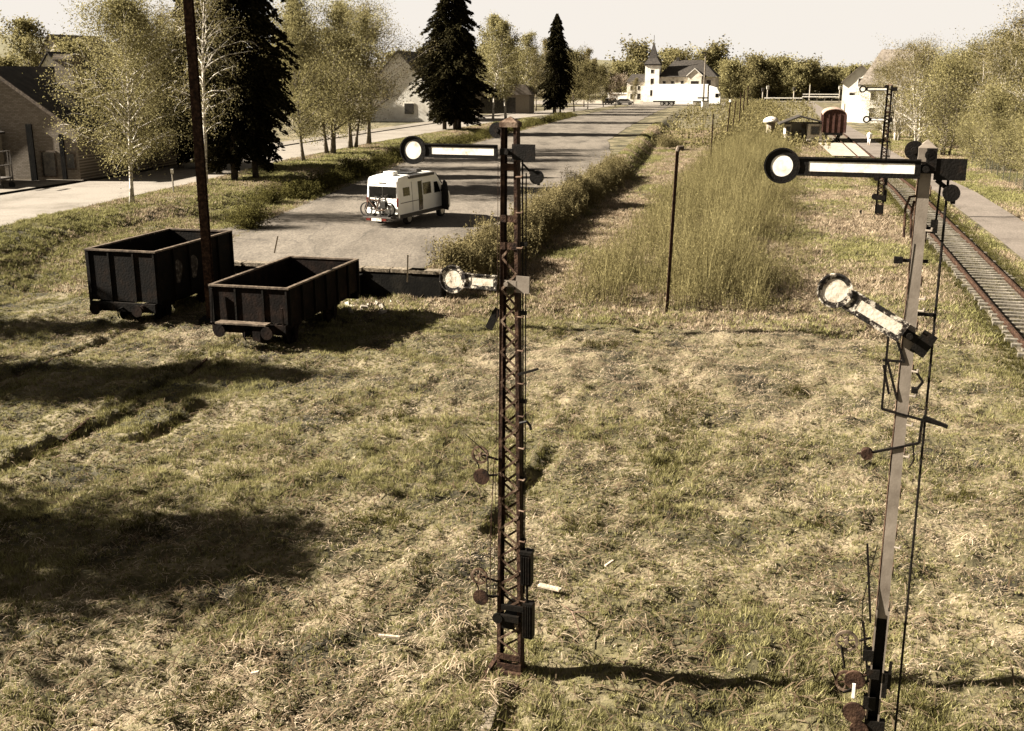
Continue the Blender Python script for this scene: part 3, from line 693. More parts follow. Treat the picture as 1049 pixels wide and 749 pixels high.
# birches & limes of the avenue beyond the broad conifer
f1 = make_tree('birch_tree', 'white-stemmed birch beside the dark shed, directly right of the broad conifer', 'tree', 14, 3.6, 31, nleaf=12000, base=.2, nb=40, lsz=.22, droop=-.5)
put(f1, 505, 122, 1.6, 1, first=True)
f2 = make_tree('lime_tree', 'bushy olive roadside tree just right of the narrow conifer', 'tree', 11, 4.2, 32, nleaf=12000, base=.2, nb=44, lsz=.26, leaf='leaf_olive', bark='bark', droop=-.2)
put(f2, 588, 111, 1.6, 1, first=True)
f3 = make_tree('poplar_tree', 'bare upright tree with thin yellow haze of buds left of the station', 'tree', 13, 3.2, 33, nleaf=9000, base=.15, nb=46, lsz=.2, leaf='leaf_brown', bark='bark_grey', upang=1.25, droop=.1)
put(f3, 598, 107, 1.3, 1, first=True)
put(f1, 518, 121, 1.6, 1.08, label='taller of the white-stemmed birches by the dark shed, its stem just above the signal mast')
put(f1, 538, 114, 1.6, 1.0, label='birch with a single white stem right of the white car')
put(f3, 549, 110, 1.6, .95, label='thin bare tree between the white car and the narrow conifer')
put(f2, 602, 109, 1.3, .85, label='small dark-trunked lime second to the right of the narrow conifer')
put(f2, 618, 107, 1.2, .8, label='round lime nearest the station on the near side of the road')
put(f3, 560, 109, 1.5, 1.1, label='pale bare tree whose top shows just left of the narrow conifer')
bl = make_tree('blossom_tree', 'small blossoming tree in pale pink before the station side wing', 'tree', 7, 3.0, 34, nleaf=4500, base=.25, nb=30, lsz=.22, leaf='blossom', bark='bark')
put(bl, 630, 108, 1.0, 1, first=True)
put(f3, 649, 107, .8, .5, label='slim young tree standing right before the station side wing')
put(f2, 575, 104, .9, 1.0, label='dark lime across the road, behind the narrow conifer')
put(f3, 610, 103, .7, .9, label='bare tree across the road in front of the station parking')

# right side trees by the path
rt = make_tree('willow_tree', 'bushy yellow-green willow at the right frame edge behind the low fence', 'tree', 7.6, 4.2, 41, nleaf=28000, base=.05, nb=60, stems=4, lsz=.13, upang=1.05, bark='bark_grey', droop=.0)
rt.location = (*U(22.5, 76), 0)
rt2 = make_tree('birch_tree', 'tallest loose birch on the right, its top near the frame edge above the right signal', 'tree', 15.6, 3.4, 42, nleaf=17000, base=.25, nb=60, lsz=.14, leaf='leaf_olive', droop=-.3)
rt2.location = (*U(24.0, 88), 0)
rt3 = make_tree('alder_tree', 'broad olive tree directly behind the top of the right signal', 'tree', 12.6, 5.0, 43, nleaf=30000, base=.08, nb=72, stems=3, lsz=.16, leaf='leaf_olive', bark='bark_birch', droop=-.1)
rt3.location = (*U(21.5, 97), 0)
rt4 = make_tree('alder_tree', 'brownish tree with many thin white stems between the far signal and the right signal', 'tree', 13.6, 5.4, 44, nleaf=17000, base=.1, nb=80, stems=4, lsz=.16, leaf='leaf_brown', bark='bark_birch', droop=0)
rt4.location = (*U(21, 118), 0)
RG = 'trees behind the path fence'
for (u, v, src, sc, lab) in [
    (27, 100, rt4, .95, 'brown-twigged tree behind the tallest right birch'), (30, 84, rt, 1.25, 'tall bushy willow further back at the right frame edge'),
    (24, 108, rt2, .9, 'slim white-stemmed birch just right of the right signal top'), (20.5, 133, rt3, 1.0, 'olive tree right beside the far signal mast'),
    (24, 128, rt4, 1.05, 'brown tree rising highest behind the far signal arms'), (19, 148, rt, 1.3, 'low yellow-green bushy tree at the foot of the far signal'),
    (17.5, 106, rt, .85, 'yellow-green bush on the path edge left of the right signal'), (30, 118, rt3, 1.1, 'dense olive tree at the back of the right wood'),
    (28, 70, rt3, .75, 'small olive tree at the very right edge above the low fence'), (36, 104, rt4, 1.1, 'brown crown against the sky at the right frame edge'),
    (19, 88, rt, .8, 'low willow bush behind the right signal beside the path fence'), (26, 150, rt4, .9, 'thin-twigged tree in front of the grey house roof'),
    (33, 140, rt3, 1.15, 'green tree between the grey roof and the tallest birch'), (17, 165, rt, 1.0, 'round bush below the white house wall'),
    (14.5, 141, rt4, .82, 'brown twiggy tree whose crown hides the right part of the grey house roof'), (15.5, 124, rt, 1.15, 'large willow bush on the path bend right of the far signal'),
    (15.5, 160, rt3, .85, 'olive tree before the white house, directly behind the far signal'), (18, 175, rt4, .9, 'hazy brown tree beyond the far signal over the house roof'), (11.9, 157, rt3, .72, 'small olive tree hiding the right half of the white house wall'), (12.8, 150, rt4, .7, 'young brown tree directly right of the far signal, before the white house'), (20, 112, rt3, .85, 'dense olive tree left of the slim birch behind the right signal'),
    (23, 95, rt3, .9, 'olive crown between the tallest birch and the right signal'), (28, 92, rt4, 1.0, 'brown crown right behind the willow at the right edge'), (34, 112, rt3, 1.25, 'dark olive tree filling the right frame edge behind the willow')]:
    copy_tree(src, (*U(u, v), 0), random.uniform(0, 6), sc, lab)

for i in range(15):
    v = 72+i*6.5; u = 17.6+random.uniform(-.3, 1.6)-max(0, v-110)*.03
    copy_tree(rt, (*U(u, v), 0), random.uniform(0, 6), random.uniform(.38, .6), ORD[i]+' low bush behind the path fence, counted from the right frame edge', 'low bushes behind the path fence')
# treeline in the distance
g1 = make_tree('distant_tree', 'one of the olive trees in the far treeline round the station and level crossing', 'tree', 11, 5.4, 51, nleaf=6500, base=.06, nb=36, lsz=.6, leaf='leaf_olive', bark='bark', group='far treeline', tuft=.55, droop=0)
g1.location = (*U(-13, 352), .6)
g2 = make_tree('distant_tree', 'one of the lighter spring trees in the far treeline round the station and level crossing', 'tree', 11, 5.0, 52, nleaf=6000, base=.06, nb=36, lsz=.55, leaf='leaf_spring', bark='bark_grey', group='light trees of the far treeline', tuft=.5, droop=0)
g2.location = (*U(-5, 350), .6)
for i in range(78):
    src = g1 if random.random() < .45 else g2
    if i < 34: u = random.uniform(-24, 22); v = random.uniform(345, 385)
    elif i < 56: u = random.uniform(-110, -52); v = random.uniform(345, 400)
    elif i < 66: u = random.uniform(-54, -26); v = random.uniform(372, 400)
    else: u = random.uniform(20, 70); v = random.uniform(340, 400)
    s = random.uniform(.5, 1.2)*(.85 if i < 34 else 1.0)
    if i < 66 and i >= 56: s *= 1.15
    copy_tree(src, (*U(u, v), hb(u, v)), random.uniform(0, 6), (s*1.1, s*1.1, s))
for (u, v, s) in [(-70, 150, 1.0), (-78, 165, 1.1), (-66, 180, 1.0), (-60, 200, 1.0), (-72, 215, 1.1), (-60, 240, .9), (-66, 265, 1.0), (-90, 190, 1.1), (-82, 240, 1.1), (-58, 285, .9), (-100, 140, .8), (-104, 165, .8), (-115, 150, .8), (-96, 120, .7)]:
    c = copy_tree(g1 if random.random() < .5 else g2, (*U(u, v), hb(u, v)), random.uniform(0, 6), s*.85)
    c['group'] = 'trees behind the left houses'; c['label'] = 'one of the olive trees growing behind the left-hand houses and road'
for i, (px, py, s) in enumerate([(846, 106, .62), (853, 106, .7), (860, 106, .66), (838, 106, .6)]):
    u, v = 15+i*2.4, 345+i*4
    c = copy_tree(c5, (*U(u, v), .6), 0, (s, s, s*1.0)); c['label'] = ['leftmost', 'second from left', 'second from right', 'rightmost'][i]+' of the dark spruces beside the small gabled house'; c['group'] = 'dark spruces at the crossing'

# off-frame trees at the left whose shadows fall across the field
sh = make_tree('dense_tree', 'dense broad tree standing left of the view, throwing the near shadow on the field', 'tree', 10.5, 3.2, 61, nleaf=24000, base=.12, nb=60, lsz=.24, leaf='leaf_olive', bark='bark')
sh.location = (-22.2, 18.4, 0)
copy_tree(sh, (-21.5, 15.4, 0), 2.0, .5, 'smaller dense tree left of the view, in front of the broad one')
copy_tree(sh, (-26.5, 30.6, 0), 1.2, (.6, .6, 1.2), 'tall narrow tree left of the view, throwing the middle shadow on the field')
copy_tree(sh, (-24.5, 29.4, 0), 3.2, (.55, .55, .95), 'slim tree beside the tall narrow one left of the view')
copy_tree(sh, (-26, 36.5, 0), .2, (.5, .5, .75), 'low tree left of the view, shading the ground before the first wagon')

# shrubs
def make_shrub(name, label, Ht, rad, seed, leaf, lsz=.11, n=3500, group=None):
    rs = np.random.default_rng(seed); root = thing(name, label, 'shrub', group=group); T = MB(); tips = []
    for i in range(16):
        az = rs.uniform(0, 6.28); el = rs.uniform(.6, 1.4); bp = branch_pts((0, 0, -.1), (math.cos(az)*math.cos(el), math.sin(az)*math.cos(el), math.sin(el)), Ht*rs.uniform(.6, 1.05)*(1 if el > 1 else rad/Ht*1.0), 4, .1, .14, rs)
        T.tube(bp, [.03, .022, .015, .01, .005], 4, cap=False); tips += bp[1:]
    T.build('stems', 'bark', root)
    C = np.array(tips)[rs.integers(0, len(tips), n)]+rs.normal(0, .22*rad, (n, 3)); C = C[C[:, 2] > 0]
    npobj('foliage', leafquads(C, lsz), 4, leaf, root, rnd=rs.uniform(0, 1, len(C))); return root
s1 = make_shrub('shrub', 'green shrub on the ditch bank left of the camper van', 1.7, 1.3, 71, 'hedge', n=9000, lsz=.08)
x, y = at(255, 232, 1.1); s1.location = (x, y, hb(*UV(x, y)))
s2 = make_shrub('shrub', 'brown-green bush on the bank at the near corner of the yard', 1.8, 1.5, 72, 'leaf_brown', n=11000, lsz=.07)
s2.location = (*U(-12.4, 41), .4); s2.scale = (.5, .5, .5)
BG = 'shrubs on the ditch bank'
for i, v in enumerate([58, 64, 69, 77, 84, 92, 101, 112, 125, 140, 160]):
    u = float(np.interp(v, UL_V, UL_U))-.9+random.uniform(-.5, .5)
    copy_tree(s1, (*U(u, v), hb(u, v)), random.uniform(0, 6), random.uniform(.5, .85), ORD[i]+' low green shrub along the ditch behind the yard, counted from the wagons', BG)
BG2 = 'brown bushes on the yard bank'
for i, v in enumerate([44, 47, 51, 55, 59, 64, 69, 75, 81, 88]):
    u = float(np.interp(v, UR_V, UR_U))+1.0+random.uniform(-.3, .4)
    copy_tree(s2, (*U(u, v), hb(u, v)), random.uniform(0, 6), random.uniform(.28, .42), ORD[i]+' brown bush on the right yard bank, counted from the retaining wall', BG2)
s3 = copy_tree(s2, (*at(686, 148, .6), .3), 1, (1.4, 1.4, .85), 'isolated low bush at the far end of the yard edge, left of the rusty posts')
s4 = copy_tree(s1, (*U(-15.6, 35.0), 1.0), 2, .28, 'little green sapling growing inside the low wagon')
s4.name = 'sapling'
for i, (px, py, s) in enumerate([(446, 122, 1.5), (455, 122, 1.3), (470, 120, 1.4), (432, 124, 1.5)]):
    x, y = at(px, py, 1.6); copy_tree(s1, (x, y, hb(*UV(x, y))), i, s, ['second', 'third', 'rightmost', 'leftmost'][i]+' garden shrub of the hedge below the white gabled house', 'hedge shrubs below the white gable')

# ------------------------------------------------------------------ semaphore signals
def arm_parts(root, z, L, sgn_rot, worn=False, tail=(.06, .36), r=.18, bar=.085, y=-.16, lab=None, lab2=None, gap=.12, rin=.115):
    """arm pivots at (0,z); disc on the left at distance L"""
    a = sgn_rot; ca, sa = math.cos(a), math.sin(a)
    def rot(mb):
        mb.v = [((p[0])*ca+(p[2]-z)*sa, p[1], z-(p[0])*sa+(p[2]-z)*ca) for p in mb.v]; return mb
    # blade outline with round end
    blk = 'black_worn' if worn else 'black_metal'; wht = 'enamel_worn' if worn else 'enamel'
    c = (-L, y, z)
    b = MB(); b.ring(c, rin, r, 0, .022)
    x0 = -L+r*.86; x1 = -gap
    b.bb(x0, x1, y, y+.016, z+bar*.54, z+bar); b.bb(x0, x1, y, y+.016, z-bar, z-bar*.54)
    b.bb(x0, x0+.10, y+.001, y+.017, z-bar*.54, z+bar*.54); b.bb(x1-.05, x1, y+.001, y+.017, z-bar*.54, z+bar*.54)
    b.bb(x0, x1, y-.012, y, z+bar-.012, z+bar+.004); b.bb(x0, x1, y-.012, y, z-bar-.004, z-bar+.012)
    b.ring(c, r-.014, r, -.012, 0)
    o = rot(b).build('signal_arm', blk, root)
    if lab: o['label'] = lab
    wb = MB(); wb.bb(x0+.10, x1-.05, y+.004, y+.014, z-bar*.54, z+bar*.54); rot(wb).build('white_stripe', wht, o)
    dd = MB(); dd.disc(c, rin, .004, .016); rot(dd).build('white_disc', wht, o)
    t = MB(); t.bb(tail[0], tail[1], y+.03, y+.05, z-bar*1.15, z+bar*1.15)
    t.bb(tail[0]-.16, tail[0]+.02, y+.03, y+.045, z-.04, z+.04); t.cyl((0, y-.02, z), (0, .12, z), .03)
    t2 = rot(t).build('arm_tail', 'steel_tan' if (worn and sgn_rot < .2) else 'black_metal', root)
    return o
def lattice_mast(root, Hm, w0, w1, d0=.16, d1=.10, rust='rust', far=False):
    m = MB()
    def wd(z): return w0+(w1-w0)*z/Hm
    def dp(z): return d0+(d1-d0)*z/Hm
    for sx in (-1, 1):
        for sy in (-1, 1):
            for (ax, ay) in ((1, 0), (0, 1)):
                # L-section legs, two plates each
                p = (sx*wd(0)/2-(sx*.022 if ax else 0), sy*dp(0)/2-(sy*.022 if ay else 0), 0); q = (sx*wd(Hm)/2-(sx*.022 if ax else 0), sy*dp(Hm)/2-(sy*.022 if ay else 0), Hm)
                m.bar(p, q, (.11 if far else .048) if ax else .009, .009 if ax else (.11 if far else .048), up=(0, 1, 0))
        m.bar((sx*wd(0)/2, 0, 0), (sx*wd(Hm)/2, 0, Hm), .008, dp(0)*.9, up=(0, 1, 0))
    mo = m.build('mast', rust, root)
    l = MB(); z = .35; s = 1; st = .21
    while z < Hm-1.6:
        for y in (-1, 1):
            a, b = wd(z)/2-.02, wd(z+st)/2-.02
            l.bar((-s*a*y, y*(dp(z)/2+.006), z), (s*b*y, y*(dp(z)/2+.006), z+st), .055 if far else .03, .008, up=(0, 1, 0))
        z += st; s = -s
    l.build('lattice', 'rust_light' if not far else 'rust', mo); l = MB()
    for zz in (Hm-.55, Hm-1.2, Hm-1.55, .15, .3): l.box((0, -dp(zz)/2-.012, zz), (wd(zz), .01, .09))
    build_split(l, 'tie_plate', 'rust', mo)
    c = MB(); w_ = w1/2+.02; c.add([(-w_, -.09, Hm), (w_, -.09, Hm), (w_, .09, Hm), (-w_, .09, Hm), (0, 0, Hm+.07), (-w_, -.09, Hm-.06), (w_, -.09, Hm-.06), (w_, .09, Hm-.06), (-w_, .09, Hm-.06)],
        [(0, 1, 4), (1, 2, 4), (2, 3, 4), (3, 0, 4), (5, 6, 1, 0), (6, 7, 2, 1), (7, 8, 3, 2), (8, 5, 0, 3), (8, 7, 6, 5)]).build('mast_cap', 'rust_light', root)
    c = MB()
    c.disc((-w_-.05, -.02, Hm-.1), .10, -.02, .02, 20); c.cyl((-w_-.05, -.06, Hm-.1), (-w_-.05, .06, Hm-.1), .03)
    build_split(c, 'top_pulley', 'black_metal', root)
    return mo
def pulley(root, x, z, y=-.1, r=.13, m='rust', name='wire_wheel'):
    p = MB(); p.ring((x, y, z), r-.028, r, -.012, .012, 22); p.cyl((x, y-.03, z), (x, y+.06, z), .025)
    for k in range(3): a = k*1.05+.3; p.bar((x+r*math.cos(a), y, z+r*math.sin(a)), (x-r*math.cos(a), y, z-r*math.sin(a)), .012, .012)
    return p.build(name, m, root)
YAW = R(-9)
# --- near left lattice signal
x1_, y1_ = -.02, 13.9; z0 = hz(x1_, y1_)*.3
sg = thing('semaphore_signal', 'rusty lattice semaphore signal in the centre with two white-striped arms', 'railway signal', (x1_, y1_, 0), -PH*1.3)
HM = 7.72
lattice_mast(sg, HM, .36, .20)
arm_parts(sg, 7.36, 1.27, 0, y=-.15, lab='upper black arm with long white stripe, horizontal')
def zpx(py, Y): return CAMH-Y*math.tan(TH-math.atan((374.5-py)/FPX))
def xpx(px, py, Y): z = zpx(py, Y); return (px-524.5)/FPX*(Y*math.cos(TH)+(CAMH-z)*math.sin(TH))-0.0
zl = zpx(290, 13.8)
arm_parts(sg, zl, .74, R(1.5), worn=True, y=-.17, lab='lower arm with peeling white enamel', tail=(.12, .30), r=.185, bar=.095, gap=.13, rin=.12)
c = MB()
c.cyl((.16, -.02, 7.22), (.33, -.02, 7.06), .014, 8); c.disc((.36, -.04, 7.05), .085, -.03, .04, 16); c.box((.30, -.04, 7.12), (.06, .05, .06)); c.box((.38, -.02, 6.97), (.03, .03, .04))
c.build('counterweight', 'black_metal', sg)
c = MB(); c.cyl((.17, -.03, 7.28), (.20, -.03, 1.3), .011, 6); c.cyl((.22, -.03, 7.1), (.215, -.03, 1.3), .009, 6)
for z in (6.2, 5.3, 4.1, 3.0, 2.1): c.box((.19, -.03, z), (.09, .04, .05))
build_split(c, 'drive_rod', 'black_metal', sg)
c = MB()
for z in np.arange(1.2, 7.4, .45): wd = .36+(-.16)*z/HM; c.cyl((wd/2-.01, -.07, z), (wd/2+.075, -.10, z+.005), .011, 6); c.cyl((wd/2+.075, -.10, z+.004), (wd/2+.085, -.10, z+.03), .012, 6)
build_split(c, 'climbing_peg', 'rust_light', sg)
c = MB()
c.bar((.14, -.10, zpx(383, 13.8)), (.42, -.12, zpx(375, 13.8)), .03, .03); build_split(c, 'bracket_arm', 'black_metal', sg)
rr_ = Matrix.Rotation(R(27), 3, 'Y')
c = MB(); c.box((-.22, -.05, zpx(328, 13.85)), (.10, .03, .30), rr_); c.bar((-.12, -.05, zpx(318, 13.85)), (-.2, -.05, zpx(326, 13.85)), .03, .03); c.build('night_shutter', 'black_metal', sg)
c = MB(); c.tube([(-.13-0*.1, -.1, 7.2), (-.16, -.1, 4), (-.215, -.1, 1.2)], .004, 4); c.tube([(-.19, -.12, 3.3), (-.24, -.12, 2.4), (-.27, -.12, 1.0)], .007, 4); build_split(c, 'pull_wire', 'rust', sg)
for (px1, py1, py2) in ((493, 470, 492), (492, 596, 617)):
    xa = xpx(px1, py1, 13.8)-x1_; za = zpx(py1, 13.75); zb = zpx(py2, 13.75); ra = 9.5*14.5/FPX
    p = pulley(sg, xa, za, -.12, ra, 'rust_light')
    d = MB(); xb = xpx(px1+2, py2, 13.8)-x1_; d.disc((xb, -.14, zb), ra*.92, -.01, .015, 20); d.build('lamp_disc', 'rust', sg)
    d = MB(); d.bar((xa, -.1, za), (-.15, -.08, za-.06), .03, .02); d.bar((xb, -.1, zb), (-.16, -.08, zb+.03), .04, .02); d.tube([(xa-.05, -.13, za-.1), (xa-.02, -.13, (za+zb)/2), (xb-.03, -.13, zb+.06)], .01, 5)
    d.tube([(xa+ra*.9, -.13, za), (xa+ra, -.15, (za+zb)/2), (xb+ra*.7, -.14, zb)], .010, 5)
    if py1 < 500: d.tube([(xa+.1, -.13, za+.03), (xa-.05, -.14, za+.16), (xa-.2, -.15, za+.28)], .006, 4)
    d.build('lever', 'black_metal', sg)
c = MB()
def zz(py): return zpx(py, 13.8)
c.bb(.19, .33, -.12, .02, zz(597), zz(566)); c.bb(.17, .34, -.13, .03, zz(566), zz(563)); c.bb(.22, .36, -.14, 0, zz(650), zz(615)); c.cyl((.26, -.06, zz(615)), (.26, -.06, zz(560)), .02)
for k in range(4): c.bb(.19+.035*k, .205+.035*k, -.14, -.12, zz(595), zz(568)); c.bb(.225+.033*k, .24+.033*k, -.155, -.14, zz(648), zz(617))
c.bb(-.10, .22, -.12, -.07, zz(625), zz(620)); c.bb(-.17, .16, -.14, -.08, zz(636), zz(630)); c.disc((-.15, -.13, zz(634)), .075, -.02, .02, 14)
build_split(c, 'drive_gear', 'black_metal', sg)
c = MB()
c.tube([(.16, -.08, zz(433)), (.26, -.1, zz(430)), (.31, -.1, zz(434)), (.32, -.1, zz(438))], .02, 6); c.build('hook', 'black_metal', sg)
c = MB(); c.box((0, 0, .03), (.40, .30, .12)); c.bar((-.3, -.35, .05), (.25, -.40, .05), .05, .05); c.bar((-.30, -.35, .05), (-.2, .25, .22), .06, .05)
c.build('mast_foot', 'rust', sg)
c = MB(); c.bb(-.10, .08, -.10, .22, .75, .93); c.cyl((.0, -.12, .84), (.0, .34, .84), .04, 10); c.disc((.03, .30, .85), .2, -.02, .02, 20); c.build('shadow_drive_box', 'black_metal', sg)  # gear block added at the mast to broaden its shadow on the grass
# --- near right signal (channel mast)
x2_, y2_ = 3.76, 10.0
s2g = thing('semaphore_signal', 'tan steel semaphore signal at the right with a horizontal arm and a drooping arm', 'railway signal', (x2_, y2_, 0), -PH*1.3)
def z2(py): return zpx(py, 9.9)
def x2(px, py): return xpx(px, py, 9.9)-x2_
LEAN = .011
m = MB(); Ht2 = 7.66
m.bb(-.048, .052, -.10, -.09, 3.0, Ht2); m.bb(-.048, -.040, -.09, -.045, 3.0, Ht2); m.bb(.044, .052, -.09, -.045, 3.0, Ht2)
m.bb(-.055, .06, .17, .18, 0, Ht2); m.bb(-.055, -.047, .12, .17, 0, Ht2); m.bb(.052, .06, .12, .17, 0, Ht2)
mo = m.build('mast', 'steel_tan', s2g)
m = MB()
for z in np.arange(.5, 7.4, .42): m.bb(-.062, -.055, -.06, .14, z, z+.09); m.bb(.06, .067, -.06, .14, z, z+.09)
m.bb(-.060, -.054, .10, .14, .2, 7.5); m.bb(-.060, -.054, -.07, -.03, .2, 7.5)
m.build('batten_plates', 'rust_light', mo)
m = MB(); m.bb(-.05, .055, -.05, -.04, 0, 3.1); m.bb(-.06, -.05, -.125, -.04, 0, 3.1); m.bb(.055, .065, -.125, -.04, 0, 3.1); mm = m.build('lower_channel', 'black_metal', mo)
m = MB(); m.bb(-.064, -.048, -.129, -.1255, 0, 3.1); m.bb(.052, .068, -.129, -.1255, 0, 3.1); m.build('flange_edges', 'steel_tan', mm)
m = MB(); m.add([(-.075, -.12, Ht2), (.08, -.12, Ht2), (.08, .19, Ht2), (-.075, .19, Ht2), (0, .03, Ht2+.07), (-.075, -.12, Ht2-.12), (.08, -.12, Ht2-.12), (.08, .19, Ht2-.12), (-.075, .19, Ht2-.12)],
    [(0, 1, 4), (1, 2, 4), (2, 3, 4), (3, 0, 4), (5, 6, 1, 0), (6, 7, 2, 1), (7, 8, 3, 2), (8, 5, 0, 3), (8, 7, 6, 5)]).build('mast_cap', 'steel_tan', s2g)
m = MB(); m.disc((-.11, .02, Ht2-.03), .085, -.02, .02, 20); m.cyl((-.11, -.05, Ht2-.03), (-.11, .06, Ht2-.03), .03); m.disc((.03, -.13, Ht2-.06), .05, -.01, .01, 14); m.box((.04, -.13, Ht2-.1), (.09, .02, .2)); build_split(m, 'top_pulley', 'black_metal', s2g)
za = z2(173)
arm_parts(s2g, za, -x2(809, 171)+.0, 0, y=-.16, lab='horizontal black arm with white stripe', r=.165, bar=.083, tail=(.07, .34), gap=.045, rin=.10)
zb = z2(343)
arm_parts(s2g, zb, .80, R(29), worn=True, y=-.17, lab='drooping arm with peeling white enamel', r=.165, bar=.10, tail=(.08, .22), gap=.06, rin=.115)
for o_ in [o for o in s2g.children if o.name.startswith('signal_arm') or o.name.startswith('arm_tail')]: pass
c = MB(); c.cyl((.10, -.08, za-.1), (.22, -.08, za-.19), .02, 8); c.disc((.235, -.1, za-.21), .075, -.04, .04, 16); c.box((.255, -.1, za-.285), (.04, .04, .04)); c.build('counterweight', 'black_metal', s2g)
c = MB(); c.cyl((.20, -.06, za-.1), (x2(926, 680)+.0, -.06, 1.7), .012, 6); c.cyl((.14, -.06, za-.1), (.13, -.06, za-.55), .01, 6)
c.box((.06, -.06, za-.55), (.18, .05, .05)); c.box((.12, -.07, za-.52), (.06, .05, .12)); build_split(c, 'drive_rod', 'black_metal', s2g)
c = MB()
for py in (236, 306, 318, 345, 380, 405, 435, 467, 560): z = z2(py); c.cyl((.05, -.10, z), (.10, -.12, z), .010, 6); c.cyl((.1, -.12, z-.005), (.105, -.12, z+.03), .011, 6)
build_split(c, 'climbing_peg', 'steel_tan', s2g)
c = MB(); z = z2(322); c.bar((.03, -.07, z), (.20, -.07, z), .035, .03); z = z2(268); c.bar((-.17, -.07, z), (.10, -.07, z), .03, .03); c.box((-.16, -.07, z), (.08, .05, .06)); build_split(c, 'bracket_arm', 'black_metal', s2g)
# hoop left of the mast under the top arm
c = MB(); c.tube([(-.13, -.03, z2(245)), (-.14, -.03, z2(215)), (-.11, -.03, z2(203)), (-.06, -.03, z2(202))], .012, 6); c.tube([(-.07, -.03, z2(245)), (-.085, -.03, z2(220)), (-.07, -.03, z2(207))], .012, 6); c.build('wire_guard', 'rust', s2g)
# hanging frame under drooping arm
def P2(px, py, yy=-.1): return (xpx(px, py, 10.0+yy)-x2_, yy, zpx(py, 10.0+yy))
c = MB()
for a, b in [((915, 345), (908, 421)), ((922, 345), (930, 372)), ((909, 371), (928, 371)), ((910, 376), (915, 405)), ((908, 421), (971, 433)), ((914, 372), (923, 410)), ((940, 378), (948, 390)), ((948, 390), (942, 398))]:
    c.bar(P2(*a), P2(*b), .022, .022)
c.bar(P2(948, 425), P2(971, 433), .045, .03); c.box(P2(940, 399), (.06, .06, .05)); build_split(c, 'arm_linkage', 'black_metal', s2g)
c = MB(); c.bar(P2(893, 468), P2(944, 452), .028, .02); c.bar(P2(944, 452), P2(947, 430), .025, .02); c.tube([P2(938, 455), P2(939, 470), P2(934, 478)], .008, 5)
c.build('balance_lever', 'black_metal', s2g)
p = P2(893, 468); c = MB(); c.disc((p[0], p[1], p[2]), .055, -.04, .04, 14); c.cyl((p[0]-.09, p[1], p[2]-.01), (p[0], p[1], p[2]), .012, 6); c.build('balance_weight', 'rust', s2g)
# wire wheels near foot
for i, (px, py, r_, mm_) in enumerate([(872, 661, 11.5, 'enamel_worn'), (872, 702, 12, 'enamel_worn')]):
    p = P2(px, py); o = pulley(s2g, p[0], p[2], p[1]-.02, r_*11.2/FPX, 'wagon_rim' if i == 0 else 'rust_light')
for (px, py, r_) in [(880, 698, 10), (879, 731, 11), (884, 747, 9)]:
    p = P2(px, py); d = MB(); d.disc((p[0], p[1]-.05, p[2]), r_*11.4/FPX, -.01, .02, 20); d.cyl((p[0], p[1], p[2]), (-.09, -.05, p[2]+.03), .018); d.build('lamp_disc', 'rust', s2g)
c = MB()
for a, b in [((868, 668), (870, 690)), ((886, 660), (896, 655)), ((858, 693), (866, 715)), ((870, 715), (892, 700)), ((890, 640), (893, 700)), ((897, 640), (893, 560))]: c.bar(P2(*a, -.14), P2(*b, -.1), .022, .015)
for (px, py, w_, h_) in [(893, 672, .10, .12), (898, 690, .12, .1), (894, 720, .12, .14), (899, 742, .2, .12)]: p = P2(px, py); c.box(p, (w_, .09, h_))
p = P2(909, 700); c.box(p, (.05, .06, .28)); p = P2(914, 690); c.box(p, (.03, .04, .3)); build_split(c, 'drive_gear', 'black_metal', s2g)
p = P2(882, 712, -.2); d = MB(); d.box(p, (.03, .02, .16)); d.build('enamel_tab', 'enamel', s2g)
c = MB(); c.tube([P2(903, 560), P2(888, 620), P2(886, 690)], .006, 4); c.tube([P2(941, 250), P2(930, 330), P2(914, 420)], .004, 4); build_split(c, 'pull_wire', 'black_metal', s2g)
c = MB(); c.box((0, 0, .12), (.5, .5, .26)); c.build('mast_foot', 'concrete_dark_shaded', s2g)
# --- far signal
x3_, y3_ = at(900, 222, 0)
s3g = thing('semaphore_signal', 'black lattice semaphore signal far down the line beside the path, with two arms', 'railway signal', (x3_, y3_, 0), -PH*1.3)
lattice_mast(s3g, 7.7, .42, .26, .2, .14, 'black_metal', far=True)
arm_parts(s3g, 7.45, 1.5, 0, y=-.17, lab='upper arm of the far signal', r=.21, bar=.10, tail=(.12, .42), rin=.13)
arm_parts(s3g, zpx(122.5, y3_), 1.15, 0, y=-.17, lab='lower arm of the far signal', r=.21, bar=.10, tail=(.12, .3), rin=.13)
c = MB(); c.cyl((.24, -.05, 7.3), (.26, -.05, 1.2), .02, 6); c.cyl((.34, -.05, 7.0), (.33, -.05, 1.6), .015, 6)
for z in (6.1, 5.0, 3.6, 2.4): c.box((.25, -.05, z), (.15, .06, .07))
build_split(c, 'drive_rod', 'black_metal', s3g)
c = MB(); c.disc((-.3, -.1, 2.3), .17, -.02, .02, 16); c.disc((-.32, -.1, 1.2), .18, -.02, .02, 16); c.bb(.15, .36, -.1, .05, .9, 1.6); c.bb(-.3, .3, -.15, -.05, 1.0, 1.3); c.bb(.12, .34, -.1, .05, 1.9, 2.5); c.bb(-.25, .2, -.12, .1, .2, .7); c.bb(-1.1, -.98, -.1, .0, 0, .35)
build_split(c, 'drive_gear', 'black_metal', s3g)

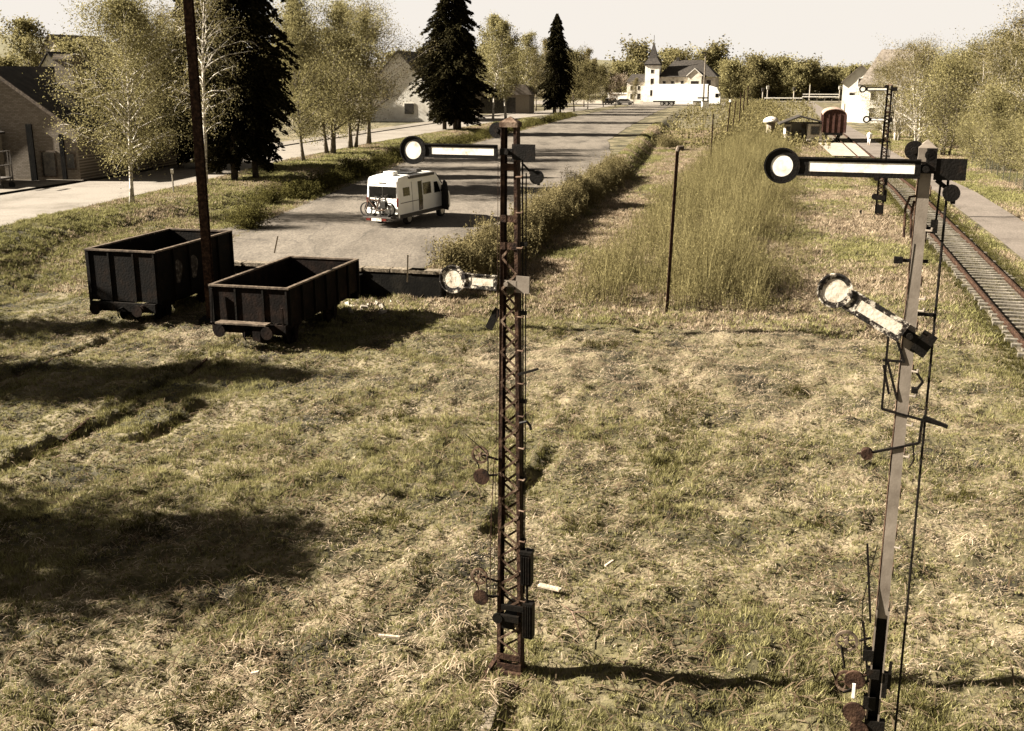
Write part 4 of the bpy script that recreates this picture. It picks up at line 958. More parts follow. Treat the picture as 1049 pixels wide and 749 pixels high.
# ------------------------------------------------------------------ poles and posts
xp, yp = -10.25, 36.2
c = MB(); c.box((0, .13, 6.9), (.27, .02, 14.2)); c.box((0, -.13, 6.9), (.27, .02, 14.2)); c.box((0, 0, 6.9), (.02, .24, 14.2))
t = thing('steel_mast', 'tall brown rusty steel mast between the two open wagons, top beyond the frame', 'pole', (xp, yp, 0), 0)
c.build('pole', 'rust', t); c = MB(); c.box((0, 0, .1), (.7, .7, .35)); c.build('foot', 'concrete_dark_shaded', t)
PG = 'row of rusty posts in the thicket'
specs = [(683, 315, 155, .12, 'nearest and thickest rusty post with curled pale top at the thicket front'), (727, 178, 117, .10, 'second rusty post, standing alone right of the far yard end'), (744, 143, 104, .12, 'leaning post with white insulator cap, third along the thicket'),
         (750, 137, 103, .1, 'dark post close behind the white-capped one'), (757, 130, 95, .1, 'fifth post along the line, thin and upright'), (761, 121, 92, .1, 'sixth post along the line'), (765, 113, 88, .1, 'last and farthest post before the treeline')]
for i, (px, py, pt, r_, lab) in enumerate(specs):
    x, y = at(px, py, 0.1); zt = zpx(pt, y); zb_ = hb(*UV(x, y))
    t = thing('rusty_post', lab, 'post', (x, y, zb_), 0, PG)
    lean = .28 if i == 0 else (.5 if i in (2, 3) else .12)
    hgt = zt-zb_
    c = MB(); r2 = r_*(1+max(0, i-1)*.25)
    c.box((0, 0, 0), (.01, .01, .01)) if False else None
    c.bar((0, 0, -.2), (lean*.6, 0, hgt), r2*.9, r2*.7, up=(0, 1, 0)); c.bar((r2*.3, .03, -.2), (lean*.6+r2*.3, .03, hgt), r2*.35, r2*1.0, up=(0, 1, 0))
    c.build('shaft', 'rust', t)
    if i in (0, 2):
        c = MB(); c.tube([(lean*.6, 0, hgt), (lean*.6+.04, 0, hgt+.12), (lean*.6+.16, 0, hgt+.14), (lean*.6+.2, 0, hgt+.02)], [.08, .09, .09, .06], 8) if i == 0 else c.tube([(lean*.6, 0, hgt-.05), (lean*.6, 0, hgt+.25)], [.22, .16], 8)
        c.build('insulator_cap', 'wagon_rim' if i == 0 else 'enamel', t)
# utility pole near truck
x, y = at(720, 111, .6)
t = thing('utility_pole', 'tall pole with lamp head in front of the white truck', 'pole', (x, y, .6), 0)
c = MB(); c.cyl((0, 0, 0), (.1, 0, 12.6), .22, 8, .13); c.build('pole', 'bark_grey', t); c = MB(); c.bb(-.9, .1, -.15, .15, 12.2, 12.6); c.build('lamp_head', 'grey_trim', t); c = MB(); c.bb(-1.3, 1.2, -.3, .3, 2.2, 2.5); c.build('crossbar', 'grey_trim', t)
x, y = at(722, 113, .6); t = thing('electric_cabinet', 'small white electric cabinet at the foot of the utility pole', 'cabinet', (x, y, .6)); c = MB(); c.bb(-.75, .75, -.5, .5, 0, 1.9); c.build('cabinet', 'white_paint', t, bevel=.05); c = MB(); c.bb(-.85, .85, -.6, .6, 1.9, 2.05); c.build('lid', 'grey_trim', t)

# ------------------------------------------------------------------ open wagons
def wheelset(root, y, gauge=1.435, r=.45, mname='wagon_dark'):
    for sx in (-1, 1):
        w_ = MB(); n = 24; x = sx*gauge/2
        w_.cyl((x-.03, y, r), (x+.05*sx+.03, y, r), r, n); w_.cyl((x-.02*sx-.03*sx, y, r), (x-.03*sx+.02*sx, y, r), r+.03, n); w_.cyl((x+sx*.06, y, r), (x+sx*.16, y, r), .11, 10)
        for k in range(6): a = k*1.047; w_.bar((x+sx*.085, y, r), (x+sx*.085, y+(r-.05)*math.cos(a), r+(r-.05)*math.sin(a)), .05, .03)
        w_.build('wheel', mname, root)
def open_wagon(label, u, v, L, W, zf, zt, m_body, m_in, nribs, buf=True, chalk=False):
    t = thing('open_wagon', label, 'railway wagon', (*U(u, v), -.12), -PH)
    H_ = zt-zf; c = MB()
    th = .05
    c.bb(-W/2, W/2, 0, th, zf, zt); c.bb(-W/2, W/2, L-th, L, zf, zt); c.bb(-W/2, -W/2+th, th+.002, L-th-.002, zf, zt); c.bb(W/2-th, W/2, th+.002, L-th-.002, zf, zt)
    body = c.build('body', m_body, t)
    c = MB(); c.bb(-W/2+th+.003, W/2-th-.003, th+.003, L-th-.003, zf+.01, zf+.08); c.build('floor', 'wagon_floor', body)
    c = MB(); e = .05
    for (a, b_, c_, d_) in ((-W/2-e, W/2+e, -e, th+.02), (-W/2-e, W/2+e, L-th-.02, L+e)): c.bb(a, b_, c_, d_, zt, zt+.055)
    for (a, b_) in ((-W/2-e, -W/2+th+.02), (W/2-th-.02, W/2+e)): c.bb(a, b_, th+.022, L-th-.022, zt, zt+.055)
    c.build('rim', 'wagon_rim', body)
    c = MB()
    for k in range(nribs+1):
        y = .05+(L-.1)*k/nribs
        for sx in (-1, 1): c.bb(*(sorted((sx*(W/2+.002), sx*(W/2+.075)))), y-.04, y+.04, zf-.06, zt)
    for x in (-W/2+.05, -W*.18, W*.18, W/2-.05):
        for y in (-.07, L+.002): c.bb(x-.03, x+.03, y+(.035 if y < 0 else 0), y+(.068 if y < 0 else .03), zf-.02, zt)
    build_split(c, 'rib', m_in, body)
    # inner faces stay the body's rust; underframe
    c = MB(); c.bb(-W*.36, -W*.36+.1, -.12, L+.12, zf-.28, zf-.002); c.bb(W*.36-.1, W*.36, -.12, L+.12, zf-.28, zf-.002); c.bb(-W/2+.05, W/2-.05, -.16, -.05, zf-.33, zf-.03); c.bb(-W/2+.05, W/2-.05, L+.05, L+.16, zf-.33, zf-.03)
    for y in (L*.22, L*.78):
        for sx in (-1, 1):
            c.bb(*(sorted((sx*.80, sx*.92))), y-.09, y+.09, .32, zf-.2); c.bb(*(sorted((sx*.82, sx*.9))), y-.5, y+.5, zf-.36, zf-.29)
            c.bar((sx*.86, y-.5, zf-.33), (sx*.86, y-.1, .55), .04, .04); c.bar((sx*.86, y+.5, zf-.33), (sx*.86, y+.1, .55), .04, .04)
    c.bar((0, -.16, zf-.2), (0, -.42, zf-.22), .06, .05); c.tube([(0, -.42, zf-.22), (0, -.44, zf-.4), (.02, -.40, zf-.5)], .025, 5)
    c.build('underframe', m_body, t)
    for y in (L*.22, L*.78): wheelset(t, y, mname=m_body)
    for sx in (-1, 1):
        for (y, d) in ((-.16, -1), (L+.16, 1)):
            c = MB(); c.cyl((sx*.8, y, zf-.2), (sx*.8, y+d*.36, zf-.2), .09, 12); c.cyl((sx*.8, y+d*.36, zf-.2), (sx*.8, y+d*.40, zf-.2), .2, 18); c.cyl((sx*.8, y, zf-.2), (sx*.8, y+d*.18, zf-.2), .13, 12)
            c.build('buffer', 'wagon_rust' if d < 0 else m_body, t)
    if chalk:
        for k, yy in enumerate((1.35, 2.4, 3.35)):
            c = MB(); n = 14; ring_ = []
            c.prism([(yy+.28*math.cos(a)*(1+.2*math.sin(3*a)), zf+.85+.42*math.sin(a)) for a in [2*math.pi*i/n for i in range(n)]], W/2+.001, W/2+.004, 'x'); c.build('chalk_mark', 'chalk', body)
    return t
w1 = open_wagon('taller open railway wagon, black with high sides, left of the rusty steel mast', -21.75, 31.9, 5.2, 2.6, .95, 2.65, 'wagon_dark', 'wagon_dark', 5, chalk=True)
w2 = open_wagon('lower open railway wagon, rusty with shallow sides, right of the steel mast', -16.0, 29.9, 5.6, 2.6, .98, 2.06, 'wagon_rust', 'wagon_dark', 6)
c = MB(); c.bb(-.95, .75, -.5, -.14, .98, 1.03); c.build('plank_step', 'wagon_rim', w2)
c = MB(); c.bar((-1.28, -.12, .95), (-1.22, -.1, 2.0), .05, .05); c.bar((-1.28, -.14, .95), (-1.1, -.45, .98), .05, .04); c.bar((1.15, -.1, .9), (1.15, -.15, 1.5), .06, .06); c.box((.4, -.35, .75), (.25, .2, .5)); build_split(c, 'end_fitting', 'wagon_rust', w2)
# retaining wall / loading dock front
t = thing('retaining_wall', 'crumbling retaining wall, shadow put into its dark colour, at the near end of the yard behind the low wagon', 'wall', (*U(-18.4, 38.72), 0), -PH)
c = MB(); c.bb(-5.9, 5.9, -.22, .22, -.3, 1.0); c.build('wall', 'concrete_dark_shaded', t)
c = MB()
xx = -5.9
while xx < 5.8:
    l = random.uniform(.8, 1.6); c.box((min(xx+l/2, 5.2), -.03+random.uniform(-.04, .04), 1.06), (l-.05, .5, .13)); xx += l
c.build('coping_stones', 'beam_old', t)
c = MB(); c.bb(-1.4, 2.6, -1.0, -.25, -.2, .82); c.bb(-1.5, 2.7, -1.05, -.2, .82, .90); c.build('stepped_block', 'concrete_dark_shaded', t)
for k_ in ('wagon_dark', 'wagon_rust', 'concrete_dark_shaded', 'black_metal', 'rust', 'rust_light'): M[k_].node_tree.nodes['Principled BSDF'].inputs['Specular IOR Level'].default_value = .08
rb = MB()
for i in range(26):
    u = -15.2+random.gauss(0, 1.1); v = 36.6+random.gauss(0, .7); x, y = U(u, v); s = random.uniform(.08, .26)
    rb.box((x, y, s*.3), (s, s*.8, s*.6), Matrix.Rotation(random.uniform(0, 3), 3, Vector((random.random(), random.random(), 1)).normalized()))
tag(rb.build('rubble', 'concrete'), 'pale broken stones and rubble at the foot of the retaining wall', 'rubble', kind='stuff')
x, y = at(417, 281, 1.0); t = tag(MB().bar((0, 0, -.3), (.05, 0, .75), .05, .05).build('wooden_stake', 'wood', loc=(x, y, 1.0)), 'pale wooden stake at the wall edge left of the lower signal arm', 'stake')
x, y = at(277, 262, 1.0); t = tag(MB().bar((0, 0, -.2), (.25, 0, .75), .06, .05).build('leaning_stake', 'wood', loc=(x, y+.5, 1.0)), 'pale leaning stake sticking up behind the low wagon', 'stake')
# buried old rails in the field
for i, (ua, va, ub, vb, lab) in enumerate([(-15.3, 8, -16.7, 28.4, 'half buried rusty rail running towards the low wagon'), (-21.1, 8, -21.0, 31.5, 'half buried rusty rail running towards the tall wagon')]):
    c = MB(); n = 16
    for k in range(n):
        a = k/n; b_ = (k+1)/n-.004; pa = U(ua+(ub-ua)*a, va+(vb-va)*a); pb = U(ua+(ub-ua)*b_, va+(vb-va)*b_)
        c.bar((*pa, hz(*pa)-.02), (*pb, hz(*pb)-.02), .07, .12)
    tag(c.build('old_rail', 'rust'), lab, 'rail')
for (pts_, lab, w_, m_) in [(((498, 749), (511, 706)), 'left mossy concrete beam running to the foot of the centre signal', .15, 'beam_old'), (((522, 752), (541, 704)), 'right dark steel beam running to the foot of the centre signal', .10, 'rust')]:
    a = at(*pts_[0]); b_ = at(*pts_[1]); d = Vector((a[0]-b_[0], a[1]-b_[1], 0))*1.5
    c = MB(); zb0 = min(hz(*b_), hz(b_[0]+d.x, b_[1]+d.y)); c.bar((b_[0]+d.x, b_[1]+d.y, zb0-.04), (b_[0], b_[1], zb0-.03), w_, .22); tag(c.build('foundation_beam', m_, bevel=.01), lab, 'beam')
for (pts_, lab) in [(((552, 609), (574, 615)), 'short pale broken plank in the grass right of the centre signal'), (((258, 700), (266, 701)), 'tiny white scrap lying in the grass at the lower left'), (((388, 662), (410, 664)), 'thin pale stick beside the straw heap'), (((620, 580), (628, 576)), 'small white chip of wood among the dead stalks')]:
    a = at(*pts_[0]); b_ = at(*pts_[1]); c = MB(); za_, zb2 = hz(*a)+.14, hz(*b_)+.12
    c.bar((*a, za_), (*b_, zb2), .03, .10 if 'plank' in lab else .045, up=(0, 1, 0)); tag(c.build('plank' if 'plank' in lab else 'wood_scrap', 'wood'), lab, 'wood')
# dead branch by centre
c = MB(); p0 = at(575, 625); p1 = at(598, 665); c.tube([(*p0, hz(*p0)+.1), ((p0[0]+p1[0])/2, (p0[1]+p1[1])/2, hz(*p0)+.28), (*p1, hz(*p1)+.12)], [.008, .014, .010], 6); c.tube([((p0[0]+p1[0])/2, (p0[1]+p1[1])/2, hz(*p0)+.28), (p1[0]+.25, p1[1]+.4, hz(*p0)+.4)], [.012, .006], 5)
tag(c.build('dead_branch', 'rust_light'), 'dead bare branch lying near the foot of the centre signal', 'branch')

# ------------------------------------------------------------------ track on the right
tr = thing('railway_track', 'rusty railway track with pale sleepers running beside the path', 'railway track')
def cu(v): return float(np.interp(v, [-50, 85, 120, 165], [8.2, 8.0, 6.95, 5.8]))
for s in (-1, 1):
    c = MB(); vs_ = list(np.arange(8, 166, 3.0))
    for a, b_ in zip(vs_, vs_[1:]):
        pa = U(cu(a)+s*.75, a); pb = U(cu(b_)+s*.75, b_)
        c.bar((*pa, .27), (*pb, .27), .07, .04); c.bar((*pa, .195), (*pb, .195), .02, .11); c.bar((*pa, .135), (*pb, .135), .13, .02)
    c.build('rail', 'rust', tr)
for i, v in enumerate(np.arange(9, 117, .64)):
    if v > 72 and i % 2: continue
    c = MB(); x, y = U(cu(v), v); c.box((random.uniform(-.06, .06), 0, 0), (2.05+random.uniform(-.25, .2), .20, .14)); k = c.build('sleeper', 'sleeper', tr); k.location = (x, y, .075+random.uniform(-.03, .015)); k.rotation_euler.z = -PH+random.uniform(-.05, .05)
    if i > 118: break

# ------------------------------------------------------------------ camper van
xv, yv = at(395, 233, 1.0)
van = thing('camper_van', 'white camper van parked on the yard with bicycles on its rear', 'van', (xv-.15, yv+.2, 1.04), R(-24))
VS = .93; van.scale = (VS, VS, VS)
# local: rear at y=0, front at +y ; body half width 1.0
W = 1.0
prof = [(0.0, .42), (.02, 1.2), (.07, 2.35), (.18, 2.55), (.9, 2.62), (3.9, 2.62), (4.35, 2.52), (5.15, 1.72), (5.85, 1.38), (5.98, 1.1), (6.0, .42)]
nP = len(prof); c = MB(); rings = []
def wat(z): return W*(1-.10*max(0, (z-1.15))/1.45)
vs_ = []
for sx in (-1, 1):
    for (y, z) in prof: vs_.append((sx*wat(z), y, z))
inner = [(y, z) for y, z in prof]
fs = [tuple(range(nP)), tuple(range(2*nP-1, nP-1, -1))]+[(i, (i+1) % nP, (i+1) % nP+nP, i+nP) for i in range(nP)]
c.add(vs_, fs); body = c.build('body', 'white_paint', van, bevel=.09)
for p_ in body.data.polygons: p_.use_smooth = False
def sidepanel(y0, y1, z0, z1, m, name, parent, sx=1, d=.012, inset=0):
    c = MB(); zs = [z0]+([1.15] if z0 < 1.15 < z1 else [])+[z1]; n = len(zs); v = []
    for off in (.002, .002+d):
        for z in zs:
            t = (z-z0)/(z1-z0); a = wat(z)+off; v += [(sx*a, y0, z), (sx*a, y1-inset*t, z)]
    f = []
    for k in range(n-1):
        a = 2*k; b = a+2*n; f += [(a, a+1, a+3, a+2), (b+2, b+3, b+1, b), (a, a+2, b+2, b), (a+1, b+1, b+3, a+3)]
    f += [(0, 2*n, 2*n+1, 1), (2*n-2, 2*n-1, 4*n-1, 4*n-2)]
    c.add(v, f); return c.build(name, m, parent)
for sx in (1, -1):
    sidepanel(.55, 1.25, 1.55, 2.0, 'glass_brown', 'side_window', van, sx); sidepanel(2.75, 3.65, 1.45, 2.08, 'glass_brown', 'side_window', van, sx)
    sidepanel(4.02, 4.72, 1.42, 2.02, 'glass_dark', 'cab_window', van, sx, inset=.28)
    sidepanel(.1, 5.7, .42, .62, 'grey_trim', 'sill_trim', van, sx, d=.03)
    sidepanel(1.5, 1.53, .7, 2.25, 'grey_trim', 'door_seam', van, sx, d=.004); sidepanel(2.62, 2.655, .7, 2.25, 'grey_trim', 'door_seam', van, sx, d=.004)
sidepanel(.2, 2.6, 1.20, 1.23, 'grey_trim', 'side_rail', van, 1, d=.02)
sidepanel(2.2, 2.62, .65, 2.2, 'glass_dark', 'sliding_door_gap', van, 1, d=.006)
c = MB()
for sx in (-1, 1): c.bb(*(sorted((sx*.03, sx*.80))), -.035, -.0, 1.52, 2.08) if False else None
def rearq(x0, x1, z0, z1, m, name, d=.02, par=None, bev=.01):
    c = MB(); y = lambda z: np.interp(z, [.42, 1.2, 2.35], [0, .02, .07])
    v8 = [(x0, y(z0)-.002, z0), (x1, y(z0)-.002, z0), (x1, y(z1)-.002, z1), (x0, y(z1)-.002, z1)]; v8 += [(p[0], p[1]-d, p[2]) for p in v8]
    c.add(v8, [(0, 1, 2, 3), (7, 6, 5, 4), (0, 4, 5, 1), (1, 5, 6, 2), (2, 6, 7, 3), (3, 7, 4, 0)]); return c.build(name, m, par or van, bevel=bev)
rearq(-.82, -.015, 1.50, 2.08, 'glass_dark', 'rear_window'); rearq(.015, .82, 1.50, 2.08, 'glass_dark', 'rear_window')
rearq(-.97, -.86, 1.05, 1.50, 'red_lamp', 'tail_lamp'); rearq(.86, .97, 1.05, 1.50, 'red_lamp', 'tail_lamp')
rearq(-.97, .97, .40, .66, 'grey_trim', 'rear_bumper', .12); rearq(-.004, .004, .7, 1.5, 'grey_trim', 'door_split', .006, bev=0); rearq(-.22, .22, 2.24, 2.29, 'glass_dark', 'brake_lamp', .02)
rearq(-.72, -.32, 2.16, 2.19, 'grey_trim', 'lettering_strip', .004, bev=0)
c = MB(); c.bb(-.2, .4, .5, 1.05, 2.60, 2.82); c.build('roof_vent', 'white_paint', van, bevel=.05)
c = MB(); c.bb(-.1, .78, 1.35, 2.7, 2.65, 2.69); c.bb(-.8, -.2, 1.35, 2.7, 2.65, 2.69); build_split(c, 'solar_panel', 'glass_dark', van)
c = MB(); c.bb(-.6, .5, 2.95, 3.5, 2.62, 2.78); c.build('roof_hatch', 'grey_trim', van, bevel=.04)
c = MB(); c.bb(.86, 1.02, 1.2, 4.0, 2.42, 2.58); c.build('awning', 'grey_trim', van, bevel=.03)
def carwheel(root, x, y, r=.36, w_=.24, mr='chrome'):
    c = MB(); c.cyl((x-w_/2, y, r), (x+w_/2, y, r), r, 24); k = c.build('wheel', 'rubber', root, bevel=.03)
    s = 1 if x > 0 else -1
    c = MB(); c.cyl((x+s*w_/2, y, r), (x+s*(w_/2+.012), y, r), r*.62, 16); c.build('hub', mr, k)
for x in (-.86, .86):
    for y in (1.15, 4.95): carwheel(van, x, y)
c = MB(); c.add([(-.86, 4.42, 2.47), (.86, 4.42, 2.47), (.92, 5.12, 1.80), (-.92, 5.12, 1.80)], [(0, 1, 2, 3)]); c.v = [(a, b+.02, c_+.03) for a, b, c_ in c.v]; c.build('windscreen', 'glass_dark', van)
for sx in (-1, 1):
    c = MB(); c.box((sx*1.13, 4.75, 1.62), (.17, .12, .36)); c.bar((sx*.96, 4.8, 1.5), (sx*1.1, 4.77, 1.52), .05, .06); c.build('wing_mirror', 'rubber', van, bevel=.03)
# opened cab door, hinged at the front pillar; dark colour covers shade and trim
door = bpy.data.objects.new('cab_door', None); 
c = MB(); outl = [(0, .45), (.95, .45), (.98, 1.25), (.9, 1.6), (.72, 1.98), (.35, 2.1), (.1, 1.7), (0, 1.4)]
c.prism([(a, z) for a, z in outl], -.05, .05, 'y'); cd = c.build('cab_door', 'rubber', van, bevel=.03); cd.location = (.97, 4.95, 0); cd.rotation_euler.z = R(-42); cd['label'] = 'cab door standing open, coloured dark for its shade and trim'
# rack + plate
c = MB(); c.bb(-.85, .85, -.62, -.56, .50, .56); c.bb(-.85, .85, -.34, -.28, .50, .56); c.bb(-.25, .25, -.62, -.05, .44, .50); c.bb(-.03, .03, -.25, -.19, .5, 1.55); c.build('bike_rack', 'grey_trim', van)
c = MB(); c.bb(-.30, .30, -.66, -.63, .34, .48); c.build('number_plate', 'enamel', van)
for sx in (-1, 1): c = MB(); c.bb(*(sorted((sx*.35, sx*.6))), -.68, -.63, .36, .48); c.build('rack_lamp', 'red_lamp', van)
def bicycle(label, y, flip, x0, z0, m):
    q = Matrix.Translation(van.location) @ Matrix.Rotation(R(-24), 4, 'Z') @ Matrix.Scale(VS, 4)
    p = q @ Vector((x0, y, z0)); t = thing('bicycle', label, 'bicycle', p, R(-24)+(math.pi if flip else 0), 'bicycles on the van rack')
    for x in (-.52, .52):
        c = MB(); c.ring((x, 0, .34), .29, .345, -.028, .028, 28); k = c.build('wheel', 'rubber', t)
        c = MB(); c.ring((x, 0, .34), .295, .312, -.01, .01, 28)
        for a in range(8): aa = a*math.pi/8*2; c.bar((x, 0, .34), (x+.3*math.cos(aa), 0, .34+.3*math.sin(aa)), .004, .004)
        c.cyl((x, -.05, .34), (x, .05, .34), .025, 8); c.build('rim', 'chrome', k)
    c = MB()
    for a, b_ in [((-.52, .34), (-.1, .30)), ((-.52, .34), (-.2, .78)), ((-.1, .30), (-.22, .86)), ((-.1, .30), (.34, .78)), ((-.2, .76), (.33, .84)), ((.33, .92), (.38, .72)), ((.38, .72), (.52, .34))]: c.cyl((a[0], 0, a[1]), (b_[0], 0, b_[1]), .04, 8)
    c.build('frame', m, t)
    c = MB(); c.cyl((.33, 0, .92), (.32, 0, 1.0), .02, 8); c.tube([(.28, -.28, 1.02), (.32, -.1, 1.0), (.32, .1, 1.0), (.28, .28, 1.02)], .016, 6); c.build('handlebar', 'grey_trim', t)
    c = MB(); c.bb(-.62, -.34, -.10, .10, .42, .74); c.bb(-.72, -.22, -.04, .04, .74, .78); c.build('pannier', 'rubber', t, bevel=.03)
    c = MB(); c.box((-.24, 0, .93), (.24, .13, .06)); c.cyl((-.22, 0, .85), (-.235, 0, .92), .016, 6); c.build('saddle', 'rubber', t, bevel=.02)
    c = MB(); c.ring((-.1, .03, .30), .07, .09, -.006, .006, 16); c.bar((-.1, .05, .30), (-.02, .07, .18), .02, .02); c.bar((-.1, -.05, .30), (-.18, -.07, .42), .02, .02); c.build('crank', 'chrome', t)
bicycle('dark bicycle hanging closest to the van rear doors', -.30, False, .02, .56, 'grey_trim')
bicycle('light-framed bicycle on the outside of the van rack', -.58, True, -.08, .56, 'rust_light')

# ------------------------------------------------------------------ white lorry by the station
x, y = at(704, 108.5, .6); lorry = thing('articulated_lorry', 'long white articulated lorry parked in front of the station', 'truck', (x, y, .65), R(-14))
c = MB(); c.bb(-8.6, 5.0, -1.25, 1.25, 1.15, 5.2); c.build('trailer', 'trailer_white', lorry, bevel=.04)
c = MB(); c.bb(-8.5, 4.9, -1.1, 1.1, .85, 1.12); c.bb(-3.0, 1.6, -1.26, -1.2, .4, 1.14); c.build('chassis', 'grey_trim', lorry)
c = MB(); c.bb(-2.9, 1.5, -1.30, -1.27, .45, 1.1); c.build('side_skirt', 'trailer_white', lorry)
c = MB(); c.prism([(5.4, .5), (8.15, .5), (8.2, 1.9), (7.9, 3.3), (7.3, 4.3), (5.4, 4.9)], -1.23, 1.23, 'y'); cab = c.build('cab', 'trailer_white', lorry, bevel=.08)
c = MB(); c.bb(6.9, 7.7, -1.26, -1.235, 2.1, 3.0); c.build('window', 'glass_dark', cab); c = MB(); c.bb(8.19, 8.22, -1.0, 1.0, .9, 1.6); c.build('grille', 'grey_trim', cab)
c = MB(); c.box((7.95, -1.4, 2.7), (.15, .2, .7)); c.build('mirror', 'rubber', cab)
for xw in (-6.2, -5.0, -3.8, 4.0, 7.2):
    for yy in (-1.05, 1.05): carwheel(lorry, yy, 0, .5, .3)
ws = [o for o in lorry.children if o.name.startswith('wheel')]
for i, o in enumerate(ws):
    o.location = (0, 0, 0); xw = (-6.2, -5.0, -3.8, 3.2, 7.2)[i//2]; o.rotation_euler.z = R(90); o.location.x = xw

# ------------------------------------------------------------------ buildings
def windows(parent, lst, W_=.9, Hh=1.5, m='window_dark', frame='plaster'):
    """lst of (x,y,z,axis,sign) centre positions; boxes proud of the wall"""
    for (x, y, z, ax, sg_, *sz) in lst:
        ww, hh_ = sz if sz else (W_, Hh); a = MB(); b_ = MB()
        if ax == 'y':
            b_.bb(x-ww/2-.1, x+ww/2+.1, *sorted((y, y+sg_*.05)), z-hh_/2-.1, z+hh_/2+.1); a.bb(x-ww/2, x+ww/2, *sorted((y+sg_*.052, y+sg_*.07)), z-hh_/2, z+hh_/2)
        else:
            b_.bb(*sorted((x, x+sg_*.05)), y-ww/2-.1, y+ww/2+.1, z-hh_/2-.1, z+hh_/2+.1); a.bb(*sorted((x+sg_*.052, x+sg_*.07)), y-ww/2, y+ww/2, z-hh_/2, z+hh_/2)
        k = b_.build('window', frame, parent); a.build('pane', m, k)
def gable_house(name, label, loc, rz, W_, D, He, Hr, mw, mr, wins=(), chim=None, over=.4, cat='house'):
    """ridge along local y; gable faces -y"""
    t = thing(name, label, cat, loc, rz)
    c = MB(); c.prism([(-W_/2, -1), (W_/2, -1), (W_/2, He), (0, Hr), (-W_/2, He)], 0, D, 'y'); wl = c.build('wall', mw, t)
    c = MB(); sl_ = (Hr-He)/(W_/2); th = .18
    for s in (-1, 1):
        e = W_/2+over; ze = He-over*sl_
        c.prism([(s*e, ze+.02), (0, Hr+.02), (0, Hr+.02+th), (s*e, ze+.02+th)], -over, D+over, 'y')
    rf = c.build('roof', mr, t)
    if chim:
        for (x, y, z0, z1, s) in chim: c = MB(); c.bb(x-s/2, x+s/2, y-s/2, y+s/2, z0, z1); c.bb(x-s/2-.08, x+s/2+.08, y-s/2-.08, y+s/2+.08, z1-.35, z1-.2); k = c.build('chimney', 'barn_stone' if name == 'barn' else 'plaster_grey', rf)
    windows(wl, wins)
    return t, wl, rf
# barn at left: ridge along view
bx, by = -33.2, 71.5
bz = 1.6
# eave right corner should sit at px 78
barn, bw, brf = gable_house('barn', 'stone barn with dark steep roof and chimney at the left edge, half in shade', (bx, by, bz), R(-9), 11.0, 16, 3.2, 7.0, 'barn_stone', 'slate', chim=[(2.2, 5.5, 4.9, 8.0, 1.3)], over=.35)
c = MB(); sl_ = (7.0-3.2)/5.5
for s in (-1, 1): c.prism([(s*5.95, 2.86), (0, 6.98), (0, 7.24), (s*5.95, 3.12)], -.42, -.30, 'y')
c.build('barge_board', 'wagon_rim', brf)
c = MB(); c.prism([(2.6, 7.0-2.6*sl_+.24), (3.9, 7.0-3.9*sl_+.24), (3.9, 7.0-3.9*sl_+.30), (2.6, 7.0-2.6*sl_+.30)], 2.0, 4.0, 'y'); c.build('skylight', 'concrete', brf)
c = MB(); c.bb(2.1, 2.5, -.12, -.01, 0, 3.6); c.bb(4.3, 4.6, -.12, -.01, 0, 3.0); build_split(c, 'downpipe', 'concrete_dark_shaded', bw)
windows(bw, [(3.4, 0, 1.1, 'y', -1, .9, 1.5), (4.95, 0, 1.3, 'y', -1, .5, .9)], frame='wagon_rim')
t = thing('shed', 'dark weatherboarded lean-to in front of the barn at the left edge', 'shed', (-35.8, 66.9, 1.6), R(-9))
c = MB(); c.prism([(-4.6, -1), (2.6, -1), (2.6, 3.0), (-4.6, 4.6)], 0, 4.2, 'y'); c.build('wall', 'board_wood', t); c = MB(); c.prism([(-5.0, 4.75), (2.9, 3.02), (2.9, 3.15), (-5.0, 4.9)], -.3, 4.2, 'y'); c.build('roof', 'slate', t)
# old garden trailer at left edge
t = thing('metal_trolley', 'dark metal flat trolley with a high end frame at the left edge of the forecourt', 'trolley', (-30.3, 65.5, 1.65), R(-8))
c = MB(); c.bb(-3.0, .1, -.7, .7, .55, .68); c.build('deck', 'grey_trim', t)
for x in (-.05, .12):
    c = MB(); 
    for yy in (-.65, .65): c.bar((x, yy, .3), (x, yy, 2.2), .06, .06)
    c.bar((x, -.65, 2.2), (x, .65, 2.2), .06, .06); c.bar((x, -.65, 1.4), (x, .65, 1.4), .05, .05); c.build('end_frame', 'grey_trim', t)
for (x, yy) in ((.05, -.6), (.05, .6), (-2.6, -.6), (-2.6, .6)): c = MB(); c.cyl((x, yy-.04, .2), (x, yy+.04, .2), .2, 14); c.build('wheel', 'rubber', t)
# hillside houses far left
def hillhouse(label, px, Y, zb, W_, D, He, Hr, rz, mw='plaster_old_or_shaded', mr='roof_grey', wins=(), chim=None):
    x = (px-524.5)/FPX*(Y*math.cos(TH)); return gable_house('gabled_house', label, (x, Y, zb), rz, W_, D, He, Hr, mw, mr, wins, chim)
h1, h1w, _ = hillhouse('cream gabled house with tall grey roof on the hill above the barn', 55, 185, 5.0, 8, 11, 4.6, 9.4, R(-22), wins=[(0, 0, 5.9, 'y', -1, .9, 1.2), (-1.8, 0, 4.2, 'y', -1, .9, 1.3), (1.8, 0, 4.2, 'y', -1, .9, 1.3)], chim=[(-2.3, 6, 6.4, 9.6, .8)])
h1b, _, _ = hillhouse('smaller house with white gable and dark roof, left of the cream hill house', 38, 178, 5.6, 5, 8, 2.8, 5.8, R(18), mr='slate', mw='plaster')
h1c, _, _ = hillhouse('white low house with dark roof right behind the barn chimney', 52, 150, 5.4, 4.5, 7, 2.6, 5.6, R(-10), mr='slate', mw='plaster')
